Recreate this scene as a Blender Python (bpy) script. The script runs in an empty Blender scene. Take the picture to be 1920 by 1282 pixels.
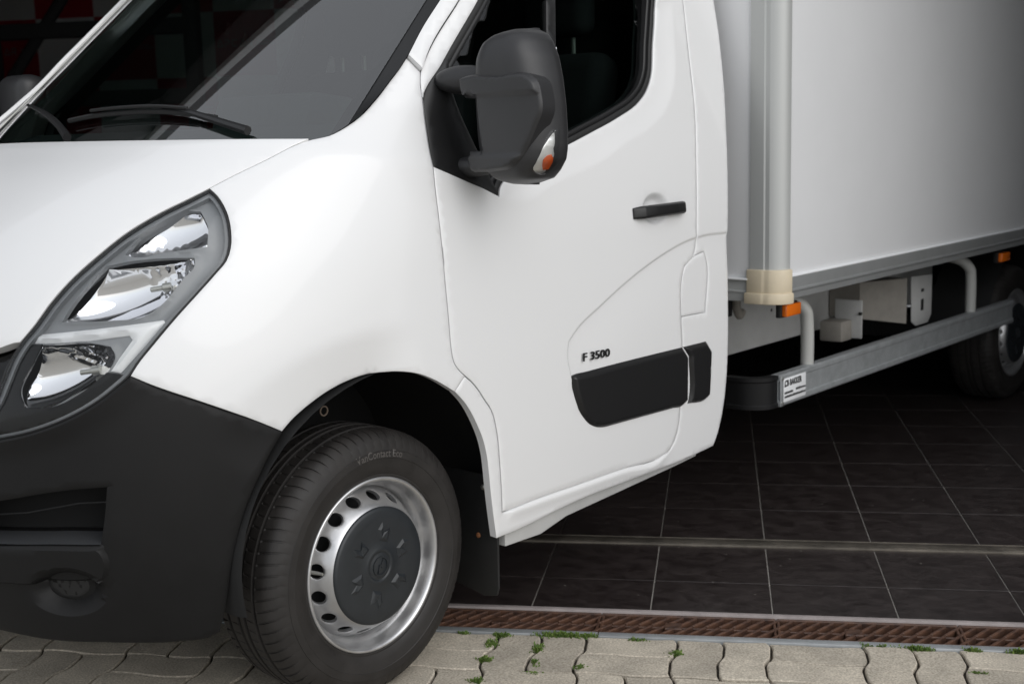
import bpy, bmesh, math, random
import numpy as np
from mathutils import Vector, Matrix
from mathutils.geometry import delaunay_2d_cdt
random.seed(7); rng = np.random.default_rng(7)
scene = bpy.context.scene
COL = scene.collection
# ------------------------------------------------------------------ camera, sky, sun, exposure
R = math.radians
cam_d = bpy.data.cameras.new('camera'); cam = bpy.data.objects.new('camera', cam_d); COL.objects.link(cam)
yaw, pitch, roll = -0.8637, 0.1599, -0.0264
fw = Vector((-math.sin(yaw), math.cos(yaw), 0)); rt = Vector((math.cos(yaw), math.sin(yaw), 0)); up = Vector((0, 0, 1))
f2 = fw*math.cos(pitch) - up*math.sin(pitch); u2 = up*math.cos(pitch) + fw*math.sin(pitch)
r3 = rt*math.cos(roll) + u2*math.sin(roll); u3 = u2*math.cos(roll) - rt*math.sin(roll)
m = Matrix((r3, u3, -f2)).transposed().to_4x4(); m.translation = Vector((-2.0835, -2.2492, 1.3837)); cam.matrix_world = m
cam_d.sensor_fit = 'HORIZONTAL'; cam_d.sensor_width = 36; cam_d.lens = 36*2383.9/1920; cam_d.clip_end = 400; cam_d.clip_start = 0.05
cam_d.dof.use_dof = True; cam_d.dof.focus_distance = 3.15; cam_d.dof.aperture_fstop = 4.5
scene.camera = cam
world = bpy.data.worlds.new('World'); scene.world = world; world.use_nodes = True
wn = world.node_tree.nodes; wl = world.node_tree.links
sky = wn.new('ShaderNodeTexSky'); sky.sky_type = 'NISHITA'; sky.sun_disc = False
SUN_EL, SUN_AZ = R(36), R(-98)          # azimuth of the direction towards the sun, from +X
sky.sun_elevation = SUN_EL; sky.sun_rotation = R(90) - SUN_AZ; sky.air_density = 1.2; sky.dust_density = 1.5; sky.ozone_density = 1.0
hs = wn.new('ShaderNodeHueSaturation'); hs.inputs['Saturation'].default_value = 0.35
wl.new(sky.outputs[0], hs.inputs['Color']); oc = wn.new('ShaderNodeMix'); oc.data_type = 'RGBA'; oc.inputs['Factor'].default_value = 0.6; oc.inputs['B'].default_value = (6.2, 6.4, 6.7, 1)      # even cloud layer over the clear sky
wl.new(hs.outputs[0], oc.inputs['A']); wl.new(oc.outputs['Result'], wn['Background'].inputs['Color'])
wn['Background'].inputs['Strength'].default_value = 0.15
sl = bpy.data.lights.new('sun', 'SUN'); sl.energy = 1.25; sl.angle = R(60); sl.color = (1.0, 0.99, 0.98)
so = bpy.data.objects.new('sun', sl); COL.objects.link(so)
sd = Vector((math.cos(SUN_AZ)*math.cos(SUN_EL), math.sin(SUN_AZ)*math.cos(SUN_EL), math.sin(SUN_EL)))
so.rotation_euler = sd.to_track_quat('Z', 'Y').to_euler(); so.location = (-3, -5, 8)
vs = scene.view_settings; vs.view_transform = 'Standard'; vs.look = 'None'; vs.gamma = 1; vs.exposure = -0.03
# ------------------------------------------------------------------ helpers
YC, NEXP, KU = 0.92, 3.0, 0.8
Z_T  = [0.10, 0.20, 0.32, 0.50, 0.70, 0.85, 1.00, 1.15, 1.25, 1.33, 1.39, 1.48, 1.60, 1.80, 2.10, 2.30]
XC_T = [0.35, 0.35, 0.35, 0.35, 0.35, 0.35, 0.35, 0.355,0.37, 0.39, 0.42, 0.49, 0.59, 0.77, 1.02, 1.15]
XN_T = [-0.70,-0.76,-0.81,-0.84,-0.835,-0.81,-0.75,-0.64,-0.54,-0.44,-0.35,-0.22,-0.06, 0.15, 0.45, 0.62]
YS_T = [-0.035,-0.052,-0.066,-0.080,-0.088,-0.090,-0.088,-0.080,-0.068,-0.055,-0.043,-0.024, 0.004, 0.050, 0.125, 0.19]
def _slopes(X, Y):
    n = len(X); d = [(Y[i+1]-Y[i])/(X[i+1]-X[i]) for i in range(n-1)]
    return [d[0]] + [(d[i-1]*(X[i+1]-X[i]) + d[i]*(X[i]-X[i-1]))/(X[i+1]-X[i-1]) for i in range(1, n-1)] + [d[-1]]
TAB = {k: (np.array(Z_T), np.array(v), np.array(_slopes(Z_T, v))) for k, v in (('c', XC_T), ('n', XN_T), ('s', YS_T))}
def herm(k, v):
    X, Y, M = TAB[k]; v = np.clip(np.asarray(v, float), X[0], X[-1])
    i = np.clip(np.searchsorted(X, v) - 1, 0, len(X)-2); h = X[i+1]-X[i]; t = (v-X[i])/h
    return ((2*t**3-3*t*t+1)*Y[i] + (t**3-2*t*t+t)*h*M[i] + (-2*t**3+3*t*t)*Y[i+1] + (t**3-t*t)*h*M[i+1])
def x_nose(z): return herm('n', z)
def y_side(z): return herm('s', z)
def x_turn(z): return herm('c', z)
def surf(u, z):
    # body skin: u is metres along the flank, or wraps round the nose in front of x_turn(z)
    u = np.atleast_1d(np.asarray(u, float)); z = np.atleast_1d(np.asarray(z, float)) + 0*u
    ys = y_side(z); xc = x_turn(z); a = xc - x_nose(z); b = YC - ys
    phi = np.clip((xc-u)/KU, 0, 3.14159); s, c = np.sin(phi), np.cos(phi)
    r = (np.abs(s/a)**NEXP + np.abs(c/b)**NEXP)**(-1/NEXP)
    over = np.maximum((xc-u)/KU - 3.14159, 0)*KU
    x = np.where(u >= xc, u, xc - r*s + over); y = np.where(u >= xc, ys, YC - r*c)
    return np.stack([x, y, z], -1)
def surf_n(u, z, h=2e-3):
    u = np.asarray(u, float); z = np.asarray(z, float)
    n = np.cross(surf(u+h, z)-surf(u-h, z), surf(u, z+h)-surf(u, z-h))
    return n/np.linalg.norm(n, axis=-1, keepdims=True)
def mirror_u(u, z): return 2*x_turn(z) - KU*math.pi - u

def cr(pts,closed=True,step=.012,ang=38):
    """catmull-rom with corners kept"""
    P=np.array(pts); n=len(P); out=[]
    def isc(i):
        if not closed and i in (0,n-1): return True
        a=P[i]-P[i-1]; b=P[(i+1)%n]-P[i]
        c=np.dot(a,b)/(np.linalg.norm(a)*np.linalg.norm(b)+1e-12)
        return np.degrees(np.arccos(np.clip(c,-1,1)))>ang
    C=[isc(i) for i in range(n)]
    for i in range(n if closed else n-1):
        p1,p2=P[i],P[(i+1)%n]
        p0=P[i-1] if not C[i] else 2*p1-p2
        p3=P[(i+2)%n] if not C[(i+1)%n] else 2*p2-p1
        L=np.linalg.norm(p2-p1); k=max(1,int(round(L/step)))
        l0=max(np.linalg.norm(p1-p0),1e-6); l3=max(np.linalg.norm(p3-p2),1e-6)
        m1=((p2-p1)/L*l0+(p1-p0)/l0*L)/(l0+L)*L if not C[i] else (p2-p1)
        m2=((p3-p2)/l3*L+(p2-p1)/L*l3)/(l3+L)*L if not C[(i+1)%n] else (p2-p1)
        for j in range(k):
            t=j/k; out.append((2*t**3-3*t*t+1)*p1+(t**3-2*t*t+t)*m1+(-2*t**3+3*t*t)*p2+(t**3-t*t)*m2)
    if not closed: out.append(P[-1])
    return [(round(float(a),4),round(float(b),4)) for a,b in out]

D = {
 'fender': [(-0.0095,1.3916),(0.0329,1.4028),(0.0733,1.4233),(0.1171,1.4505),(0.1681,1.4913),(0.2194,1.5373),(0.2526,1.5667),(0.2804,1.5939),(0.3002,1.5575),(0.2855,1.5186),(0.2778,1.4853),(0.2649,1.4392),(0.238,1.3145),(0.2295,1.1633),(0.2311,1.0304),(0.2353,0.9363),(0.24,0.8558),(0.2419,0.8424),(0.2479,0.822),(0.2621,0.8009),(0.2762,0.7863),(0.2454,0.7518),(0.1866,0.7963),(0.1446,0.8196),(0.1047,0.8311),(0.0742,0.8341),(0.0455,0.8349),(0.0078,0.8279),(-0.029,0.8138),(-0.0663,0.7896),(-0.1019,0.757),(-0.1186,0.7347),(-0.1702,0.7775),(-0.2405,0.8293),(-0.3122,0.8774),(-0.3381,0.8966),(-0.3291,0.9179),(-0.3043,0.9627),(-0.2722,1.0157),(-0.2394,1.0645),(-0.2118,1.1044),(-0.195,1.1294),(-0.1864,1.1564),(-0.1827,1.1929),(-0.1857,1.2358),(-0.1973,1.2699),(-0.2094,1.2869),(-0.1622,1.3143),(-0.0995,1.3468),(-0.043,1.3766)],
 'headlight': [(-0.3381,0.8977),(-0.3291,0.9179),(-0.3043,0.9627),(-0.2722,1.0157),(-0.2394,1.0645),(-0.2118,1.1044),(-0.195,1.1294),(-0.1864,1.1564),(-0.1827,1.1929),(-0.1857,1.2358),(-0.1973,1.2699),(-0.2094,1.2869),(-0.244,1.2668),(-0.3055,1.2308),(-0.3569,1.1919),(-0.3989,1.1485),(-0.4357,1.1035),(-0.4658,1.0534),(-0.4888,1.0033),(-0.5077,0.9697),(-0.5196,0.9405),(-0.5341,0.8851),(-0.5457,0.8437),(-0.5685,0.7961),(-0.5804,0.7624),(-0.5805,0.746),(-0.5307,0.7624),(-0.4948,0.7741),(-0.4605,0.7894),(-0.4122,0.8196),(-0.3811,0.8465),(-0.3537,0.8777)],
 'arch_line': [(0.3743,0.3651),(0.3577,0.4438),(0.3478,0.5051),(0.3413,0.5521),(0.3281,0.6051),(0.3079,0.6546),(0.2784,0.7098),(0.2454,0.7518),(0.1866,0.7963),(0.1446,0.8196),(0.1047,0.8311),(0.0742,0.8341),(0.0455,0.8349),(0.0078,0.8279),(-0.029,0.8138),(-0.0663,0.7896),(-0.1019,0.757),(-0.1186,0.7347)],
 'bonnet': [(-0.9068,0.945),(-0.5418,0.9561),(-0.5188,0.9671),(-0.5077,0.9697),(-0.4888,1.0033),(-0.4658,1.0534),(-0.4357,1.1035),(-0.3989,1.1485),(-0.3569,1.1919),(-0.3055,1.2308),(-0.244,1.2668),(-0.2094,1.2869),(-0.1622,1.3143),(-0.0995,1.3468),(-0.043,1.3766),(-0.0095,1.3916),(-0.1095,1.3945),(-0.3095,1.398),(-0.6095,1.401),(-0.8288,1.402),(-1.0496,1.401),(-1.3536,1.398),(-1.5582,1.3945),(-1.6618,1.3916),(-1.646,1.3766),(-1.6196,1.3468),(-1.5821,1.3143),(-1.5489,1.2869),(-1.5226,1.2668),(-1.4752,1.2308),(-1.4363,1.1919),(-1.4047,1.1485),(-1.3741,1.1035),(-1.3464,1.0534),(-1.3244,1.0033),(-1.3062,0.9697),(-1.2952,0.9671),(-1.2722,0.9561)],
 'grille': [(-0.9068,0.935),(-0.5408,0.9494),(-0.519,0.9616),(-0.5263,0.9257),(-0.5393,0.878),(-0.5521,0.8365),(-0.5744,0.7921),(-0.5888,0.7403),(-0.9068,0.79),(-1.2245,0.7403),(-1.2389,0.7921),(-1.2612,0.8365),(-1.2741,0.878),(-1.2876,0.9257),(-1.295,0.9616),(-1.2732,0.9494)],
 'bumper': [(-0.9068,0.775),(-0.5836,0.741),(-0.5307,0.7624),(-0.4948,0.7741),(-0.4605,0.7894),(-0.4122,0.8196),(-0.3811,0.8465),(-0.3537,0.8777),(-0.3381,0.8966),(-0.3122,0.8774),(-0.2405,0.8293),(-0.1702,0.7775),(-0.1186,0.7347),(-0.1415,0.6934),(-0.1628,0.6453),(-0.1843,0.5832),(-0.2029,0.5038),(-0.215,0.4315),(-0.2246,0.3574),(-0.2377,0.287),(-0.2565,0.2757),(-0.3024,0.2758),(-0.4071,0.2865),(-0.4877,0.2894),(-0.579,0.2995),(-0.9068,0.275),(-1.2343,0.2995),(-1.3256,0.2894),(-1.4062,0.2865),(-1.5109,0.2758),(-1.5568,0.2757),(-1.5756,0.287),(-1.5886,0.3574),(-1.5983,0.4315),(-1.6104,0.5038),(-1.629,0.5832),(-1.6505,0.6453),(-1.6718,0.6934),(-1.6947,0.7347),(-1.6431,0.7775),(-1.5728,0.8293),(-1.5012,0.8774),(-1.4755,0.8966),(-1.4597,0.8777),(-1.4321,0.8465),(-1.4011,0.8196),(-1.3528,0.7894),(-1.3185,0.7741),(-1.2826,0.7624),(-1.2296,0.741)],
 'intake': [(-0.535,0.6261),(-0.4263,0.6541),(-0.3774,0.6579),(-0.3831,0.5953),(-0.3918,0.5298),(-0.4578,0.5327),(-0.542,0.527),(-0.6347,0.517),(-0.6267,0.5947)],
 'intake_far': [(-1.1866,0.5947),(-1.1785,0.517),(-1.2712,0.527),(-1.3555,0.5327),(-1.4214,0.5298),(-1.4301,0.5953),(-1.4359,0.6579),(-1.387,0.6541),(-1.2783,0.6261)],
 'step_block': [(-0.6597,0.509),(-0.5422,0.5253),(-0.458,0.5303),(-0.3934,0.5275),(-0.3854,0.5046),(-0.3894,0.451),(-0.396,0.4375),(-0.4288,0.4325),(-0.4992,0.4338),(-0.5529,0.4323),(-0.6785,0.4097)],
 'fog': (-0.4540642323213885,0.4196194383184513),
 'bumper_crease': [(-0.5319,0.7087),(-0.4324,0.7495),(-0.3792,0.7914),(-0.3543,0.8355),(-0.3342,0.8623)],
 'door': [(0.407,0.3869),(0.4026,0.433),(0.3921,0.5245),(0.3805,0.6074),(0.3622,0.6692),(0.3353,0.7102),(0.3178,0.7384),(0.2979,0.7645),(0.2762,0.7863),(0.2621,0.8009),(0.2479,0.822),(0.2419,0.8424),(0.24,0.8558),(0.2353,0.9363),(0.2311,1.0304),(0.2295,1.1633),(0.238,1.3145),(0.2649,1.4392),(0.2778,1.4853),(0.2855,1.5186),(0.3002,1.5575),(0.3306,1.5972),(0.4722,1.7399),(0.605,1.87),(0.735,2.0),(0.8,2.06),(1.44,2.06),(1.53,2.0),(1.5028,1.8044),(1.4781,1.6603),(1.4622,1.5581),(1.4394,1.4384),(1.4006,1.2922),(1.3639,1.0808),(1.358,1.0189),(1.3441,0.9964),(1.29,0.9694),(1.27,0.9228),(1.2656,0.8104),(1.2733,0.7125),(1.2686,0.5963),(1.2699,0.5266),(1.2659,0.4626),(1.2487,0.4168),(1.2181,0.3879),(1.1737,0.3781),(0.9689,0.3843),(0.7443,0.3866),(0.5386,0.3888),(0.4169,0.3865)],
 'window': [(0.2762,1.4813),(0.3663,1.5801),(0.525,1.7382),(0.69,1.9),(0.78,1.98),(1.31,1.98),(1.37,1.9),(1.3574,1.7952),(1.3015,1.6538),(1.2581,1.5593),(1.2162,1.5148),(1.1563,1.4774),(1.0401,1.4348),(0.8931,1.3922),(0.7312,1.3483),(0.5888,1.3133),(0.4924,1.2815),(0.4396,1.2422),(0.4332,1.2301),(0.3326,1.2722),(0.2383,1.3159),(0.2649,1.4392)],
 'shoulder': [(0.2887,1.2905),(0.3624,1.257),(0.4358,1.2272),(0.4853,1.2162),(0.5357,1.2149),(0.6595,1.2502),(0.9308,1.3176),(1.0135,1.3494),(1.1681,1.3965),(1.2729,1.45),(1.3411,1.5161),(1.3736,1.5731),(1.4108,1.698),(1.4411,1.8005),(1.27,1.9),(1.15,2.1),(0.5,2.2),(-0.2,1.9),(-0.2,1.4)],
 'qbar': [(0.8325,1.7735),(0.875,1.7762),(0.818,1.5926),(0.7366,1.3451),(0.6964,1.3462),(0.7765,1.5915)],
 'sail': [(0.2762,1.4813),(0.3663,1.5801),(0.3979,1.604),(0.377,1.5301),(0.394,1.3782),(0.4402,1.245),(0.4332,1.2301),(0.3326,1.2722),(0.2383,1.3159),(0.2649,1.4392)],
 'swage': [(0.7003,0.7033),(0.6812,0.778),(0.6868,0.815),(0.7285,0.8472),(0.8343,0.8969),(1.0022,0.9662),(1.1818,1.0227),(1.3071,1.0499),(1.4114,1.0596),(1.556,1.0584)],
 'trim': [(0.6979,0.7125),(0.7131,0.7155),(0.7663,0.7157),(0.8436,0.7169),(0.9377,0.7173),(1.0859,0.7166),(1.2164,0.7155),(1.2693,0.7148),(1.3011,0.6822),(1.3063,0.5367),(1.2806,0.5248),(1.2248,0.5263),(1.0929,0.5298),(0.9673,0.533),(0.8949,0.5347),(0.8665,0.5356),(0.8243,0.5424),(0.787,0.5587),(0.7545,0.5872),(0.727,0.6255),(0.7089,0.6698)],
 'trim2': [(1.2748,0.7149),(1.4104,0.7141),(1.4436,0.6797),(1.4408,0.5319),(1.4268,0.5248),(1.31,0.5254),(1.3146,0.5383),(1.3088,0.681)],
 'handle_c': (1.1458450138161584,1.1559791501282835),
 'handle': [(1.0184012117520655,1.1494516479634949),(1.3027670332516537,1.1532690936960583)],
 'badge': [(0.7500965783677156,0.7492777445277715),(0.8787847729155591,0.7455344937756527)],
 'flap': [(1.265,0.8112),(1.27,0.9228),(1.29,0.9685),(1.344,0.9947),(1.4081,1.0069),(1.4168,0.9901),(1.4105,0.808)],
 'side_body': [(1.5028,1.8044),(1.4781,1.6603),(1.4622,1.5581),(1.4394,1.4384),(1.4006,1.2922),(1.3639,1.0808),(1.358,1.0189),(1.3441,0.9964),(1.29,0.9694),(1.27,0.9228),(1.2656,0.8104),(1.2733,0.7125),(1.2686,0.5963),(1.2699,0.5266),(1.2659,0.4626),(1.2487,0.4168),(1.2181,0.3879),(1.1737,0.3781),(0.9689,0.3843),(0.7443,0.3866),(0.5386,0.3888),(0.4169,0.3865),(0.407,0.3869),(0.4026,0.433),(0.3921,0.5245),(0.3805,0.6074),(0.3622,0.6692),(0.3353,0.7102),(0.3178,0.7384),(0.2979,0.7645),(0.2762,0.7863),(0.2454,0.7518),(0.2784,0.7098),(0.3079,0.6546),(0.3281,0.6051),(0.3413,0.5521),(0.3478,0.5051),(0.3577,0.4438),(0.3743,0.3651),(0.3862,0.3165),(0.4506,0.3177),(0.5305,0.3216),(0.6081,0.3285),(0.6983,0.3347),(0.7845,0.3381),(0.9725,0.3386),(1.1337,0.3379),(1.3083,0.3384),(1.4011,0.3421),(1.4901,0.3473),(1.5067,0.3736),(1.5265,0.4219),(1.5433,0.4956),(1.5506,0.5675),(1.5534,0.6938),(1.5494,0.8727),(1.5552,1.0672),(1.5914,1.2863),(1.6223,1.4145),(1.6602,1.5617),(1.6852,1.6979),(1.6962,1.8166),(1.71,2.0),(1.68,2.1),(1.55,2.1),(1.53,2.0)],
 'pillar': [(0.2804,1.5939),(0.3002,1.5575),(0.3306,1.5972),(0.4722,1.7399),(0.605,1.87),(0.735,2.0),(0.8,2.06),(0.78,2.09),(0.72,2.04),(0.55,1.87),(0.4185,1.738),(0.3458,1.6662)],
 'sill_line': [(0.3856,0.3478),(0.5414,0.3485),(0.896,0.3346),(1.3335,0.3402),(1.4309,0.3413)],
 'door_bottom': [(0.4071,0.3854),(0.4169,0.3865),(0.5386,0.3888),(0.7443,0.3866),(0.9689,0.3843),(1.1737,0.3781),(1.2377,0.405)],
 'glass': [(-0.0395,1.36),(-0.0095,1.3916),(0.0329,1.4028),(0.0733,1.4233),(0.1171,1.4505),(0.1681,1.4913),(0.2194,1.5373),(0.2526,1.5667),(0.2804,1.5939),(0.3458,1.6662),(0.4185,1.738),(0.55,1.87),(0.74,2.06),(-1.273,2.06),(-1.4006,1.87),(-1.5029,1.738),(-1.5616,1.6662),(-1.624,1.5939),(-1.6426,1.5667),(-1.6589,1.5373),(-1.6832,1.4913),(-1.6991,1.4505),(-1.6995,1.4233),(-1.6894,1.4028),(-1.6618,1.3916),(-1.6671,1.36)],
 'ws_edge': [(-0.0095,1.3916),(0.0329,1.4028),(0.0733,1.4233),(0.1171,1.4505),(0.1681,1.4913),(0.2194,1.5373),(0.2526,1.5667),(0.2804,1.5939),(0.3458,1.6662),(0.4185,1.738),(0.55,1.87),(0.74,2.06)],
 'h_turn': [(-0.3582,1.162),(-0.3388,1.191),(-0.2933,1.2344),(-0.2538,1.2506),(-0.2305,1.2492),(-0.2212,1.2199),(-0.2235,1.1718),(-0.2886,1.1641),(-0.3444,1.1566)],
 'h_mid': [(-0.4511,1.0203),(-0.4384,1.0544),(-0.4123,1.1038),(-0.389,1.1366),(-0.3475,1.1461),(-0.2885,1.1495),(-0.2453,1.147),(-0.2449,1.1326),(-0.2642,1.1024),(-0.2779,1.0783),(-0.2979,1.0481),(-0.3221,1.027),(-0.3749,1.0209)],
 'h_low': [(-0.5122,0.8637),(-0.4985,0.9196),(-0.4837,0.9691),(-0.3965,0.9707),(-0.3714,0.9626),(-0.3643,0.9433),(-0.372,0.9143),(-0.392,0.8855),(-0.4251,0.8604),(-0.4537,0.8379),(-0.4871,0.8246),(-0.5034,0.837)],
 'h_drl': [(-0.4999,0.9735),(-0.4896,0.9923),(-0.2927,1.0153),(-0.2888,1.0092),(-0.3552,0.9038),(-0.3707,0.9096),(-0.3382,0.9759),(-0.3432,0.9858),(-0.488,0.9723)],
 'h_black': [(-0.5822,0.7694),(-0.572,0.8103),(-0.5562,0.8539),(-0.5453,0.8861),(-0.5371,0.9218),(-0.5297,0.9449),(-0.5062,0.9664),(-0.479,0.9703),(-0.4936,0.9195),(-0.5092,0.8637),(-0.4985,0.8323),(-0.4536,0.8355),(-0.4099,0.8662),(-0.3741,0.9076),(-0.3513,0.9011),(-0.3481,0.8864),(-0.3868,0.8481),(-0.4196,0.8202),(-0.4711,0.7896),(-0.5113,0.7725)],
 'mirror': [(1.6394,-0.2049,-0.2471),(1.6275,-0.1566,-0.2766),(1.609,-0.1298,-0.2925),(1.571,-0.1107,-0.3112),(1.52,-0.1033,-0.3229),(1.4559,-0.1041,-0.3311),(1.3915,-0.1067,-0.3344),(1.3527,-0.1122,-0.3334),(1.3267,-0.1218,-0.3279),(1.3008,-0.1314,-0.3091),(1.2812,-0.1483,-0.2869),(1.2682,-0.1915,-0.2358)],
 'm_plate': [(-0.0943,1.5297),(-0.1166,1.5335),(-0.2234,1.5295),(-0.3116,1.527),(-0.3321,1.5126),(-0.3436,1.476),(-0.3452,1.4432),(-0.327,1.4036),(-0.306,1.3636),(-0.2779,1.3251),(-0.2596,1.3122),(-0.1993,1.3018),(-0.1305,1.2992),(-0.122,1.3088),(-0.116,1.3501),(-0.1611,1.3515),(-0.1505,1.4232),(-0.1466,1.4762),(-0.1043,1.4809),(-0.0968,1.501)],
 'm_lamp': [(-0.2929,1.3048),(-0.3072,1.3255),(-0.3221,1.366),(-0.328,1.3879),(-0.331,1.3988),(-0.3334,1.3967),(-0.3317,1.3534),(-0.3263,1.327),(-0.3129,1.3082),(-0.2985,1.2934),(-0.2933,1.2922),(-0.2914,1.298)],
 'm_bulb': [(-0.3086,1.3115),(-0.3172,1.3267),(-0.3231,1.3376),(-0.326,1.3398),(-0.3254,1.3295),(-0.3162,1.3143),(-0.3088,1.3043),(-0.3045,1.3032)],
 'moss': [(-0.161,-1.265,30,0.012,0.004,0.012),(-0.053,-1.271,60,0.012,0.006,0.02),(-0.07,-1.33,50,0.008,0.012,0.016),(0.112,-1.255,260,0.03,0.007,0.02),(0.194,-1.255,60,0.012,0.004,0.02),(0.062,-1.354,60,0.008,0.014,0.016),(-0.07,-1.443,50,0.01,0.006,0.018),(0.191,-1.466,40,0.006,0.008,0.014),(0.068,-1.519,30,0.01,0.005,0.012),(-0.065,-1.579,50,0.01,0.006,0.016),(0.329,-1.269,40,0.014,0.004,0.012),(0.439,-1.354,50,0.008,0.008,0.016),(0.981,-1.254,30,0.014,0.004,0.014),(1.08,-1.259,110,0.018,0.005,0.02),(1.222,-1.256,60,0.01,0.005,0.018),(1.337,-1.255,80,0.012,0.005,0.02),(0.943,-1.25,25,0.006,0.006,0.012),(1.207,-1.405,30,0.01,0.005,0.014),(0.066,-1.444,30,0.005,0.012,0.012)],
 'wip_arm': [(-0.5938,1.4061,0.012),(-0.5052,1.4293,0.012),(-0.4061,1.4535,0.012),(-0.3225,1.4698,0.012),(-0.2406,1.4781,0.012)],
 'wip_blade': [(0.075,1.4512,0.01),(-0.0258,1.4612,0.01),(-0.1563,1.4657,0.01),(-0.2743,1.4646,0.01),(-0.3882,1.4554,0.01),(-0.4786,1.4433,0.01)],
 'wip_arm2': [(0.0062,1.4041,0.012),(0.1146,1.4406,0.012),(0.2407,1.4706,0.012),(0.3794,1.4933,0.012),(0.5306,1.5095,0.012)],
 'wip_blade2': [(0.5,1.372,0.01),(0.62,1.385,0.01),(0.74,1.4,0.01),(0.8,1.41,0.01)],
}

def lnk(o, parent=None, **kw):
    COL.objects.link(o)
    if parent: o.parent = parent
    for k, v in kw.items(): o[k] = v
    return o
def empty(name, loc=(0, 0, 0), parent=None, **kw):
    o = bpy.data.objects.new(name, None); o.location = loc; o.empty_display_size = 0.1
    return lnk(o, parent, **kw)
def mesh_obj(name, V, F, mat=None, parent=None, smooth=True, angle=35, **kw):
    me = bpy.data.meshes.new(name); me.from_pydata([tuple(map(float, v)) for v in V], [], [tuple(map(int, f)) for f in F]); me.validate(); me.update()
    if smooth:
        me.polygons.foreach_set('use_smooth', [True]*len(me.polygons)); me.set_sharp_from_angle(angle=R(angle))
    if mat: me.materials.append(mat)
    return lnk(bpy.data.objects.new(name, me), parent, **kw)
def bm_obj(name, bm, mat=None, parent=None, smooth=True, angle=35, **kw):
    me = bpy.data.meshes.new(name); bmesh.ops.recalc_face_normals(bm, faces=bm.faces[:]); bm.to_mesh(me); bm.free()
    if smooth:
        me.polygons.foreach_set('use_smooth', [True]*len(me.polygons)); me.set_sharp_from_angle(angle=R(angle))
    if mat: me.materials.append(mat)
    return lnk(bpy.data.objects.new(name, me), parent, **kw)
def add_box(bm, c, s, bev=0.0, M=None, seg=2):
    mt = Matrix.Translation(Vector(c)) @ Matrix.Diagonal((*s, 1))
    if M is not None: mt = M @ mt
    g = bmesh.ops.create_cube(bm, size=1, matrix=mt)
    if bev: bmesh.ops.bevel(bm, geom=list({e for v in g['verts'] for e in v.link_edges}), offset=bev, segments=seg, affect='EDGES', profile=0.5)
def box_obj(name, c, s, mat, parent=None, bev=0.004, M=None, seg=2, **kw):
    bm = bmesh.new(); add_box(bm, c, s, bev, M, seg); return bm_obj(name, bm, mat, parent, **kw)
def prism(bm, poly, d, bev=0.0):
    """closed 3-D polygon pushed along vector d"""
    d = Vector(d); a = [bm.verts.new(p) for p in poly]; b = [bm.verts.new(Vector(p)+d) for p in poly]; n = len(a)
    fs = [bm.faces.new(a), bm.faces.new(b[::-1])] + [bm.faces.new((a[i], b[i], b[(i+1) % n], a[(i+1) % n])) for i in range(n)]
    if bev:
        bmesh.ops.recalc_face_normals(bm, faces=fs)
        bmesh.ops.bevel(bm, geom=list({e for f in fs for e in f.edges}), offset=bev, segments=2, affect='EDGES', profile=0.5)
def tube(bm, pts, rad, seg=12, cap=True):
    P = [Vector(p) for p in pts]; rings = []
    rads = rad if isinstance(rad, (list, tuple)) else [rad]*len(P)
    nrm = None
    for i, p in enumerate(P):
        t = (P[min(i+1, len(P)-1)] - P[max(i-1, 0)]).normalized()
        if nrm is None: nrm = t.orthogonal().normalized()
        nrm = (nrm - t*nrm.dot(t)).normalized(); b = t.cross(nrm)
        rings.append([bm.verts.new(p + (nrm*math.cos(a) + b*math.sin(a))*rads[i]) for a in [2*math.pi*k/seg for k in range(seg)]])
    for r0, r1 in zip(rings, rings[1:]):
        for k in range(seg): bm.faces.new((r0[k], r0[(k+1) % seg], r1[(k+1) % seg], r1[k]))
    if cap: bm.faces.new(rings[0]); bm.faces.new(rings[-1][::-1])
def smooth_path(pts, n=8):
    P = [Vector(p) for p in pts]; out = []
    for i in range(len(P)-1):
        a, b, c, d = P[max(i-1, 0)], P[i], P[i+1], P[min(i+2, len(P)-1)]
        for k in range(n):
            t = k/n; out.append(0.5*((2*b) + (c-a)*t + (2*a-5*b+4*c-d)*t*t + (3*b-a-3*c+d)*t**3))
    return out + [P[-1]]
# polygons in the chart
def pip(P, poly):
    poly = np.asarray(poly); x, y = P[:, 0], P[:, 1]; ins = np.zeros(len(P), bool); j = len(poly)-1
    for i in range(len(poly)):
        (xi, yi), (xj, yj) = poly[i], poly[j]
        if yi != yj:
            c = ((yi > y) != (yj > y)) & (x < (xj-xi)*(y-yi)/(yj-yi) + xi); ins ^= c
        j = i
    return ins
def pdist(P, line, closed=False, full=False):
    A = np.asarray(line, float); B = np.roll(A, -1, 0)
    if not closed: A, B = A[:-1], B[:-1]
    best = np.full(len(P), 1e9); side = np.zeros(len(P))
    for a, b in zip(A, B):
        d = b-a; L = d@d + 1e-15; t = np.clip(((P-a)@d)/L, 0, 1); q = P-(a+t[:, None]*d); r = np.hypot(q[:, 0], q[:, 1])
        k = r < best; best = np.where(k, r, best)
        if full: side = np.where(k, np.sign(d[0]*(P[:, 1]-a[1])-d[1]*(P[:, 0]-a[0])), side)
    return (best, side) if full else best
def area(p): p = np.asarray(p); return 0.5*np.sum(p[:, 0]*np.roll(p[:, 1], -1) - np.roll(p[:, 0], -1)*p[:, 1])
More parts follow.
